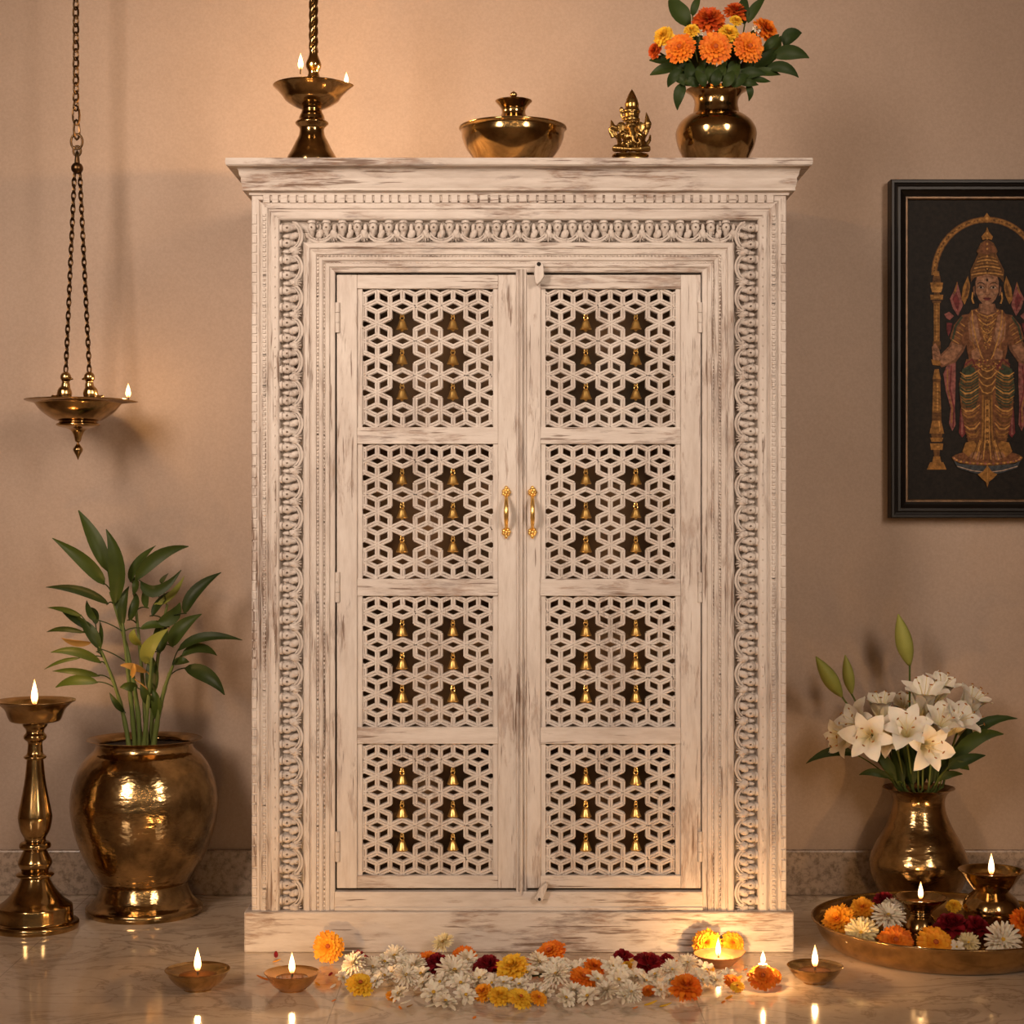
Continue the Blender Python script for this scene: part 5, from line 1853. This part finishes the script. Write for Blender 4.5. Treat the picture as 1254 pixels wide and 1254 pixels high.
# ---- lilies
def lily_petal(L, w, seed, open_):
    vs, fs = [], []
    n, mth = 9, 4
    rr = random.Random(seed)
    for i in range(n + 1):
        t = i / n
        rad = L * (0.05 + 0.18 * t + open_ * 0.62 * t ** 2.2)
        z = L * (0.95 * math.sin(min(1, t * 0.62 + 0.02) * PI * 0.5) - open_ * 0.50 * max(0, t - 0.5) ** 1.6 * 2)
        ww = w * 0.5 * math.sin(PI * (0.10 + 0.875 * t) ** 1.05) ** 0.75 if t < 1 else w * 0.02
        for q in range(mth + 1):
            u = q / mth * 2 - 1
            vs.append((rad - abs(u) ** 2 * ww * 0.35 * (1 - t), u * ww, z + abs(u) ** 2 * 0.12 * ww + 0.03 * w * math.sin(t * 13 + u * 3 + seed)))
    for i in range(n):
        for q in range(mth):
            k = i * (mth + 1) + q
            fs.append((k, k + 1, k + mth + 2, k + mth + 1))
    m = MB()
    m.add(vs, fs)
    return m


LN = Vector((lily_vase.location.x, VASE_Y, at(1125, 985, VASE_Y).z))
LMOUTH = (Vector((lily_vase.location.x, VASE_Y, at(1125, 965, VASE_Y).z)), 42 * kk(VASE_Y))


def lily(px_, py_, Y, Lpx, aim, open_, label, seed):
    L = Lpx * kk(Y) * 1.27
    open_ *= 0.72
    p = at(px_, py_, Y)
    t = thing('lily', label, 'lily', p, 'white lilies in the vase')
    t.rotation_mode = 'QUATERNION'
    rot = Vector(aim).normalized().to_track_quat('Z', 'Y')
    t.rotation_quaternion = rot
    inv = (Matrix.Translation(p) @ rot.to_matrix().to_4x4()).inverted()
    for i in range(6):
        w = L * (0.48 if i % 2 else 0.36)
        m = lily_petal(L * (1.0 if i % 2 else 0.97), w, seed + i, open_ * (1.0 + 0.15 * math.sin(seed * 3 + i * 2)))
        o_ = m.build('petal', M_LILY, t, (0, 0, 0), smooth=80)
        o_.rotation_euler = (0, 0, seed + i * PI / 3)
    m = MB()
    for i in range(5):
        a = seed + i * 2 * PI / 5
        e = Vector((math.cos(a) * L * 0.2, math.sin(a) * L * 0.2, L * 0.78))
        m.tube(bez((0, 0, 0.04 * L), (0, 0, 0.5 * L), e, 6), 0.0006, 5)
    m.build('stamens', M_CREAM, t, (0, 0, 0), smooth=80)
    m = MB()
    for i in range(5):
        a = seed + i * 2 * PI / 5
        e = Vector((math.cos(a) * L * 0.2, math.sin(a) * L * 0.2, L * 0.78))
        m.ell(e, (0.0032, 0.0012, 0.0012), Matrix.Rotation(a + 1.2, 3, 'Z'), 8, 5)
    m.build('anthers', M_ANTHER, t, (0, 0, 0), smooth=80)
    back = rot @ Vector((0, 0, -1))
    q = stem_path(LN + Vector((0.014 * math.cos(seed), 0.012 * math.sin(seed), 0)), p, LMOUTH)
    m = MB().tube(q, 0.0018, 6)
    m.v = [inv @ v for v in m.v]
    m.build('stem', M_STEM, t, (0, 0, 0), smooth=80)
    return t


for i, (x, y, Y, L, aim, op, lb) in enumerate([
    (1066, 896, 0.27, 44, (-0.85, -0.45, 0.5), 0.8, 'white lily opening left at the far left of the vase bouquet'),
    (1068, 902, 0.25, 42, (-0.35, -0.85, 0.1), 0.9, 'white lily facing out below the far left lily of the vase bouquet'),
    (1082, 886, 0.30, 40, (-0.15, -0.3, 0.95), 0.35, 'upright half-open white lily left of centre in the vase bouquet'),
    (1110, 906, 0.24, 44, (-0.15, -0.75, 0.6), 0.85, 'wide-open white lily facing the front at the centre of the vase bouquet'),
    (1124, 912, 0.235, 42, (0.3, -0.85, 0.0), 0.9, 'white lily nodding forward just above the vase mouth'),
    (1130, 878, 0.27, 50, (0.0, -0.35, 0.95), 0.55, 'tallest white lily standing up at the middle of the vase bouquet'),
    (1146, 862, 0.33, 40, (0.25, -0.3, 0.9), 0.5, 'white lily partly hidden behind the tallest lily'),
    (1158, 900, 0.26, 46, (0.45, -0.55, 0.75), 0.6, 'white lily leaning right at the right front of the vase bouquet'),
    (1177, 880, 0.31, 44, (0.45, -0.25, 0.85), 0.5, 'white lily at the right back edge of the vase bouquet'),
    (1046, 900, 0.29, 36, (-0.8, -0.5, -0.1), 0.7, 'white lily drooping left above the far left strap leaf'),
    (1095, 905, 0.26, 36, (-0.5, -0.8, 0.2), 0.7, 'white lily tucked between the left front and centre lilies'),
    (1144, 902, 0.25, 44, (0.2, -0.6, 0.75), 0.6, 'white lily facing forward between the centre and right front lilies'),
    (1172, 898, 0.29, 38, (0.8, -0.4, 0.35), 0.6, 'white lily opening right above the arching strap leaf'),
    (1102, 880, 0.34, 34, (0.1, -0.5, 0.8), 0.6, 'small white lily at the back of the vase bouquet between two taller ones'),
]):
    lily(x, y, Y, L, aim, op, lb, i * 1.7 + 0.3)


def bud(a, b, w, Y, lb, root_i):
    p = at(a[0], a[1], Y)
    t = thing('lily_bud', lb, 'lily bud', p, 'closed lily buds')
    e = at(b[0], b[1], Y - 0.005)
    k = kk(Y)
    n = 14
    pts = [p.lerp(e, i / n) for i in range(n + 1)]
    pr = [0.18, 0.42, 0.62, 0.78, 0.9, 0.97, 1.0, 0.98, 0.93, 0.85, 0.74, 0.6, 0.44, 0.26, 0.07]
    m = MB()
    m.tube(pts, [w * 0.5 * k * q for q in pr], 14)
    # three long furrows
    for i, v in enumerate(m.v):
        q = i % 14
        c_ = pts[min(i // 14, n)]
        if q % 5 == 0:
            m.v[i] = c_ + (v - c_) * 0.88
    m.build('bud', M_BUD, t, smooth=80)
    MB().tube(stem_path(LN + Vector((0.012 * math.cos(root_i), 0.012 * math.sin(root_i), 0)), p, LMOUTH), 0.0018, 6).build('stem', M_STEM, t, smooth=80)


bud((1114, 815), (1100, 752), 22, 0.31, 'tallest closed green lily bud above the vase bouquet', 1.0)
bud((1031, 853), (999, 804), 20, 0.28, 'closed green lily bud at the left end of the vase bouquet', 2.2)
bud((1043, 850), (1035, 802), 15, 0.30, 'pale slimmer lily bud beside the left green one', 3.4)
GL = 'strap leaves around the lilies'
for i, (lb, bl) in enumerate([
    ('long arching strap leaf at the far right of the lilies', [((1160, 945), (1190, 872), (1246, 880), 15, 0.27)]),
    ('broad strap leaf bending right below the top right lily leaf', [((1162, 938), (1190, 892), (1229, 899), 17, 0.25)]),
    ('lower right strap leaf of the lilies with a ragged edge', [((1160, 942), (1180, 928), (1207, 925), 13, 0.24), ((1168, 935), (1180, 935), (1187, 943), 9, 0.24)]),
    ('strap leaf curving out at the far left of the lilies', [((1050, 925), (1020, 910), (987, 935), 11, 0.29)]),
    ('small strap leaf low at the left of the vase mouth', [((1090, 953), (1070, 940), (1052, 949), 9, 0.28)]),
    ('narrow strap leaves crossing left above the vase mouth', [((1098, 958), (1085, 925), (1062, 918), 10, 0.27), ((1096, 950), (1085, 932), (1075, 922), 12, 0.26)]),
    ('dark upright strap leaves filling the left of the vase mouth', [((1105, 962), (1100, 935), (1092, 912), 14, 0.28), ((1112, 962), (1108, 930), (1104, 905), 15, 0.30)]),
    ('dark upright strap leaves filling the middle of the vase mouth', [((1118, 962), (1116, 935), (1116, 912), 13, 0.27), ((1128, 962), (1130, 935), (1132, 905), 15, 0.30), ((1125, 962), (1124, 925), (1120, 895), 16, 0.33)]),
    ('dark upright strap leaves filling the right of the vase mouth', [((1138, 962), (1144, 930), (1148, 905), 14, 0.28), ((1145, 960), (1158, 935), (1170, 918), 13, 0.28), ((1140, 962), (1140, 930), (1138, 900), 14, 0.32)]),
    ('short strap leaf right of the vase mouth', [((1150, 955), (1160, 945), (1179, 948), 9, 0.27)]),
]):
    sprig('strap_leaf', lb, bl, LN + Vector((0.014 * math.cos(i * 2), 0.012 * math.sin(i * 2), 0.0)), GL, LMOUTH)

# ---- flowers on the tray
GT = 'flowers on the brass tray'


def on_tray(px_, py_, Y, r_, kind, aim, lb, spin=0.0, var=0):
    return flower(kind, at(px_, py_, Y), r_ * kk(Y), lb, GT, aim, var, spin)


on_tray(1028, 1128, 0.0, 22, 'amber marigold', (-0.5, -0.6, 0.6), 'amber marigold at the left end of the brass tray')
on_tray(1056, 1113, 0.07, 16, 'amber marigold', (-0.2, -0.6, 0.75), 'smaller amber marigold at the back left of the brass tray', 1)
on_tray(1055, 1144, -0.07, 22, 'cream chrysanthemum', (-0.25, -0.75, 0.6), 'cream-white chrysanthemum at the front left of the brass tray')
on_tray(1087, 1124, 0.0, 22, 'white chrysanthemum', (0.0, -0.55, 0.85), 'white chrysanthemum behind the front orange marigold on the tray', 0.5, 1)
on_tray(1094, 1113, 0.05, 15, 'white chrysanthemum', (0.2, -0.5, 0.9), 'smaller white chrysanthemum at the back left of the tray', 1.5)
on_tray(1097, 1153, -0.10, 22, 'orange zinnia', (-0.1, -0.75, 0.62), 'orange marigold at the front of the tray, left of the amber one', 0.3)
on_tray(1145, 1156, -0.11, 23, 'amber zinnia', (0.0, -0.8, 0.6), 'amber yellow marigold at the front middle of the tray')
on_tray(1186, 1156, -0.10, 15, 'cream chrysanthemum', (-0.1, -0.7, 0.7), 'small pale yellow chrysanthemum at the tray front beside the white daisy-like one', 0.8, 1)
on_tray(1172, 1160, -0.115, 10, 'white blossom', (-0.3, -0.8, 0.5), 'small white blossom at the tray front right of the amber marigold', 0.4)
on_tray(1227, 1152, -0.09, 24, 'white chrysanthemum', (0.0, -0.85, 0.5), 'white daisy-like chrysanthemum at the front right of the tray', 0.2)
on_tray(1254, 1131, -0.03, 20, 'orange marigold', (0.3, -0.7, 0.6), 'orange marigold at the right of the tray, cut by the photo edge', 0.9)
on_tray(1165, 1136, -0.02, 20, 'red carnation', (-0.1, -0.5, 0.85), 'dark red carnation behind the amber marigold on the tray')
on_tray(1196, 1138, -0.03, 17, 'red carnation', (0.1, -0.5, 0.85), 'dark red carnation left of the larger goblet lamp on the tray', 1.0, 1)
on_tray(1168, 1110, 0.11, 10, 'yellow marigold', (-0.1, -0.5, 0.8), 'small yellow marigold at the back of the tray between the goblet lamps')
on_tray(1082, 1104, 0.13, 13, 'red carnation', (-0.1, -0.4, 0.9), 'dark red carnation at the back rim of the tray, left of the smaller goblet', 0.3)

# ---- flowers on the floor
GF = 'flowers of the floor heap'


def on_f(kind, px_, py_, r_, lb, aim=(0, -0.55, 0.83), var=0, spin=0.0, z=0.0, grp=GF):
    p = on_floor(px_, py_ + r_ * 0.33)
    k = kk(p.y)
    p.z = z
    return flower(kind, p, r_ * k, lb, grp, aim, var, spin, None, None, True)


on_f('amber zinnia', 402, 1173, 19.5, 'lone amber marigold on the floor against the plinth, behind the copper-coloured lamp', (0, -0.93, 0.4), grp='single floor flowers')
on_f('amber marigold', 866, 1166, 19, 'amber marigold left of and behind the clay lamp by the plinth', (-0.3, -0.9, 0.5), grp='single floor flowers')
on_f('amber marigold', 897, 1164, 15, 'amber marigold behind the clay lamp by the plinth, on its right', (0.2, -0.9, 0.5), 1, grp='single floor flowers')
on_f('orange zinnia', 949, 1201, 10, 'small orange blossom just right of the marigold that carries a flame', (0.4, -0.7, 0.5), grp='single floor flowers')
# marigold with a flame
mc = on_f('orange zinnia', 934, 1204, 18.5, 'orange marigold on the floor with a small flame rising from it', (0, -0.66, 0.75), 1, 0.4, 0.0, 'single floor flowers')
mc['category'] = 'flower candle'
mc.name = 'flower_candle'
WL[mc.name] = mc.location.copy()
p0 = mc.location.copy()
inv = (Matrix.Translation(p0) @ mc.rotation_quaternion.to_matrix().to_4x4() @ Matrix.Scale(mc.scale[0], 4)).inverted()
kf = kk(p0.y)
m = MB()
q = p0 + Vector((0.001, 0.004, 11.5 * kf))
m.lathe([(1e-4, 0), (5 * kf, 0), (5.5 * kf, 4 * kf), (1e-4, 4.5 * kf)], q, 16)
m.v = [inv @ v for v in m.v]
m.build('tealight', M_CREAM, mc, (0, 0, 0), smooth=40)
m = MB().lathe(spline([(0.001, 0), (2.6 * kf, 2.5 * kf), (3.1 * kf, 5 * kf), (2.2 * kf, 9.5 * kf), (0.2 * kf, 16 * kf)], 4), q + Vector((0, 0, 4.5 * kf)), 14)
ld = bpy.data.lights.new('flame_light', 'POINT')
ld.energy, ld.color, ld.shadow_soft_size = GLOW * 0.5, (1.0, 0.56, 0.22), 0.001
lo_ = bpy.data.objects.new('flame_light', ld)
COL.objects.link(lo_)
lo_.parent = mc
lo_.location = inv @ (q + Vector((0, 0, 11 * kf)))
fl_ = MB()
fl_.add([inv @ v for v in m.v], m.f)
fo = fl_.build('flame', M_FLAME, mc, (0, 0, 0), smooth=80)

ORD = ['first', 'second', 'third', 'fourth', 'fifth', 'sixth', 'seventh', 'eighth', 'ninth', 'tenth', 'eleventh', 'twelfth', 'thirteenth', 'fourteenth', 'fifteenth', 'sixteenth', 'seventeenth', 'eighteenth', 'nineteenth', 'twentieth', 'twenty-first', 'twenty-second', 'twenty-third', 'twenty-fourth', 'twenty-fifth', 'twenty-sixth']
HEAP = {
    'white chrysanthemum': [(434, 1196, 17), (456, 1192, 16), (484, 1181, 17), (507, 1190, 18), (497, 1210, 17), (556, 1204, 23), (572, 1190, 15), (659, 1193, 16), (682, 1207, 19), (702, 1216, 15), (743, 1216, 17), (773, 1221, 15), (823, 1199, 16), (842, 1192, 14), (849, 1207, 14), (876, 1207, 13)],
    'white blossom': [(447, 1203, 12), (470, 1189, 14), (470, 1206, 13), (489, 1222, 12), (516, 1200, 13), (531, 1221, 16), (545, 1229, 15), (571, 1222, 14), (588, 1205, 14), (603, 1211, 12), (636, 1212, 13), (655, 1216, 14), (680, 1191, 15), (700, 1193, 12), (692, 1226, 14), (720, 1224, 14), (724, 1186, 11), (751, 1195, 15), (757, 1210, 14), (780, 1203, 14), (803, 1204, 12), (808, 1217, 11), (864, 1196, 13), (892, 1203, 10), (420, 1204, 9), (426, 1197, 11), (461, 1213, 11), (480, 1199, 12), (496, 1187, 12), (520, 1213, 13), (540, 1211, 14), (565, 1213, 14), (617, 1213, 12), (647, 1204, 12), (668, 1199, 13), (668, 1219, 13), (709, 1194, 12), (731, 1210, 12), (760, 1199, 12), (790, 1209, 12), (822, 1208, 11), (856, 1200, 11), (860, 1211, 10), (764, 1223, 11)],
}
for kd, lst in HEAP.items():
    nm = 'shaggy white chrysanthemum' if kd == 'white chrysanthemum' else 'broad-petalled white blossom'
    for row_, (lo_, hi_) in (('back', (0, 1196.5)), ('middle', (1196.5, 1213.5)), ('front', (1213.5, 2000))):
        sel = sorted([e for e in lst if lo_ <= e[1] < hi_])
        for i, (x, y, r_) in enumerate(sel):
            s_ = math.sin(x * 1.7 + y)
            n_of = ORD[i] + ' ' + nm + ' from the left in the ' + row_ + ' row of the floor heap'
            on_f(kd, x, y, r_ * (1.12 if kd == 'white blossom' else 1.0), n_of, (0.5 * s_, -0.25 - 0.4 * abs(math.cos(x)), 0.85), int(x) % 3, x, 0.0 if row_ == 'front' else 0.003 + 0.003 * (int(x) % 3))
for kd, x, y, r_, lb, z in [
    ('yellow zinnia', 441, 1212, 18, 'yellow marigold at the front left corner of the floor heap', 0),
    ('yellow marigold', 628, 1199, 22, 'large yellow marigold mounded in the middle of the floor heap', 0.004),
    ('yellow marigold', 612, 1226, 15, 'amber-yellow marigold at the front edge, left of the brightest front one', 0.0),
    ('yellow zinnia', 637, 1228, 16, 'yellow marigold at the very front middle of the floor heap', 0.0),
    ('amber zinnia', 659, 1227, 12, 'small amber marigold at the front edge, right of the front middle yellow one', 0.0),
    ('amber marigold', 592, 1221, 14, 'amber marigold at the front edge left end of the front yellow trio', 0.0),
    ('orange marigold', 524, 1183, 16, 'orange marigold at the back of the floor heap under the cream blossom', 0.0),
    ('orange marigold', 568, 1178, 17, 'orange marigold at the back of the floor heap left of the red carnation', 0.0),
    ('orange zinnia', 674, 1175, 20, 'bright orange marigold standing at the back middle of the floor heap', 0.0),
    ('orange zinnia', 653, 1183, 11, 'small orange bloom left of the bright orange back marigold', 0.0),
    ('orange zinnia', 714, 1207, 18, 'torn orange marigold right of centre in the floor heap', 0.004),
    ('orange marigold', 727, 1195, 14, 'orange marigold beside the green leaf right of centre in the heap', 0.006),
    ('orange zinnia', 794, 1216, 9, 'small orange bloom between white blossoms near the right front of the heap', 0.0),
    ('orange marigold', 840, 1217, 21, 'wide orange marigold at the right front edge of the floor heap', 0.0),
    ('orange zinnia', 897, 1206, 12, 'orange-brown bloom at the right end of the floor heap', 0.0),
    ('yellow zinnia', 903, 1211, 9, 'small yellow bloom at the far right tip of the floor heap', 0.0),
    ('yellow zinnia', 767, 1191, 8, 'small pale yellow bloom behind the large red carnation', 0.006),
    ('cream chrysanthemum', 543, 1169, 14, 'cream-yellow chrysanthemum perched at the back of the heap on an orange one', 0.012),
    ('amber zinnia', 481, 1222, 9, 'small orange-yellow bloom at the front edge near the left of the heap', 0.0),
    ('yellow zinnia', 868, 1198, 8, 'small yellow bloom among white ones near the right end of the heap', 0.008),
    ('red carnation', 439, 1180, 12, 'dark red carnation at the back left corner of the floor heap', 0.0),
    ('red carnation', 535, 1189, 15, 'dark red carnation beneath the orange and cream blooms left of centre', 0.004),
    ('red carnation', 597, 1192, 17, 'dark red carnation left of the large yellow marigold in the heap', 0.004),
    ('red carnation', 762, 1177, 13, 'dark red carnation at the back right of the heap with a yellow petal beside it', 0.0),
    ('red carnation', 793, 1191, 18, 'largest dark red carnation at the right of the floor heap', 0.004),
    ('red carnation', 816, 1178, 9, 'small dark red carnation at the back right beyond the largest one', 0.0),
]:
    s_ = math.sin(x * 2.3)
    on_f(kd, x, y, r_, lb, (0.35 * s_, -0.5, 0.82), int(x) % 2, x * 0.7, z)

# loose petals and leaf bits on the floor
PETM = {'orange': M_ORANGE, 'amber': M_AMBER, 'yellow': M_YELLOW, 'dark red': M_RED, 'white': M_WHITE, 'green': M_LEAF, 'brown': M_DRY}
for col_, x, y, L, w, az, lb in [
    ('orange', 409, 1227, 6, 4, 0.4, 'tiny orange petal on the floor in front of the heap\'s left end'),
    ('orange', 490, 1236, 7, 4, 2.0, 'tiny orange petal on bare marble below the heap\'s left third'),
    ('orange', 581, 1248, 6, 5, 1.0, 'orange petal on the marble nearest the photo\'s lower edge'),
    ('orange', 778, 1236, 7, 4, 0.0, 'orange petal on the marble below the right part of the heap'),
    ('orange', 886, 1229, 6, 5, 0.8, 'small orange petal at the right in front of the orange-brown bloom'),
    ('amber', 893, 1224, 10, 7, 0.5, 'amber petal lying right of the wide orange marigold'),
    ('orange', 913, 1189, 5, 4, 0.1, 'tiny orange petal between the clay lamp and the flame-bearing marigold'),
    ('orange', 322, 1201, 16, 7, 3.0, 'orange petal on the floor left of the copper-coloured lamp'),
    ('dark red', 338, 1172, 14, 6, 1.7, 'dark red petal against the plinth behind the copper-coloured lamp'),
    ('amber', 339, 1179, 10, 6, 0.2, 'amber petal at the foot of the dark red petal by the plinth'),
    ('dark red', 405, 1195, 8, 5, 1.2, 'small dark petal between the copper-coloured lamp and the floor heap'),
    ('amber', 389, 1207, 8, 4, 2.4, 'amber petal right of the copper-coloured lamp'),
    ('yellow', 797, 1232, 16, 8, 0.1, 'yellow petal lying flat in front of the heap at the right'),
    ('yellow', 815, 1234, 15, 8, -0.2, 'second yellow petal lying flat beside the first in front of the heap'),
    ('dark red', 822, 1192, 18, 7, 0.1, 'long dark red petal right of the largest carnation'),
    ('amber', 826, 1180, 12, 7, -0.5, 'amber petal at the right of the small dark red carnation'),
    ('yellow', 775, 1178, 11, 7, 0.9, 'yellow petal leaning on the back right dark red carnation'),
    ('white', 789, 1170, 11, 6, -0.9, 'single pale petal on the floor by the plinth behind the red carnations'),
    ('green', 729, 1180, 15, 9, 0.3, 'green leaf at the back of the heap left of the red carnations'),
    ('green', 655, 1207, 20, 9, 0.3, 'dark green leaf among white blossoms in the middle of the heap'),
    ('green', 520, 1203, 16, 9, 0.4, 'dark green leaf among white blossoms left of centre in the heap'),
    ('green', 718, 1190, 12, 9, 1.0, 'green leaf stuck to the torn orange marigold in the heap'),
    ('green', 946, 1193, 14, 10, 0.8, 'faded green leaf behind the flame-bearing marigold'),
    ('brown', 430, 1171, 12, 6, 0.0, 'dark curled petal right of the lone amber marigold by the plinth'),
    ('brown', 496, 1175, 9, 5, 0.2, 'dark curled petal on the floor between heap and plinth, left of the orange marigolds'),
    ('brown', 581, 1173, 12, 6, -0.6, 'brown curled petal at the back right of the second orange marigold'),
    ('white', 497, 1230, 13, 7, 0.2, 'loose white petal at the front left edge of the heap'),
    ('white', 529, 1234, 17, 8, 0.0, 'loose white petal lying flat at the front of the heap'),
    ('white', 742, 1231, 13, 7, 0.3, 'loose white petal at the front right edge of the heap'),
    ('white', 408, 1210, 10, 6, 1.0, 'loose white petal at the left tip of the heap'),
    ('white', 880, 1192, 8, 5, 0.5, 'loose white petal in front of the clay lamp'),
    ('brown', 502, 1234, 8, 5, 0.2, 'small dark petal on the marble in front of the heap'),
    ('amber', 905, 1200, 10, 7, 0.7, 'amber petal between the heap\'s right end and the flame-bearing marigold'),
]:
    p = on_floor(x, y)
    k = kk(p.y)
    L *= k
    w *= k
    d = Vector((math.cos(az), math.sin(az) * 0.9, 0))
    hgt = 0.35 * L if col_ != 'green' else 0.15 * L
    z0 = 0.012 if col_ == 'green' and 500 < x < 725 else 0.0008
    a = p - d * L * 0.5 + Vector((0, 0, z0))
    b = p + d * L * 0.5 + Vector((0, 0, z0 + hgt))
    m = MB()
    vs, fs = [], []
    s_ = Vector((-d.y, d.x, 0))
    for i in range(6):
        t = i / 5
        c_ = a.lerp(b, t)
        c_.z = a.z + hgt * t * t
        ww = w * 0.9 * math.sin(PI * (0.1 + 0.85 * t)) ** 0.7 * 0.5 + 0.0003
        for q in range(5):
            u = q / 2 - 1
            vs.append(c_ + s_ * ww * u + Vector((0, 0, 0.35 * ww * u * u)))
    for i in range(5):
        for q in range(4):
            kq = i * 5 + q
            fs.append((kq, kq + 1, kq + 6, kq + 5))
    m.add(vs, fs)
    o_ = m.build('loose_leaf' if col_ == 'green' else 'petal_flake', PETM[col_], None, p, smooth=80, solid=0.0003)
    tag(o_, lb, 'leaf' if col_ == 'green' else 'petal', 'loose leaves on the floor' if col_ == 'green' else 'loose petals on the floor')
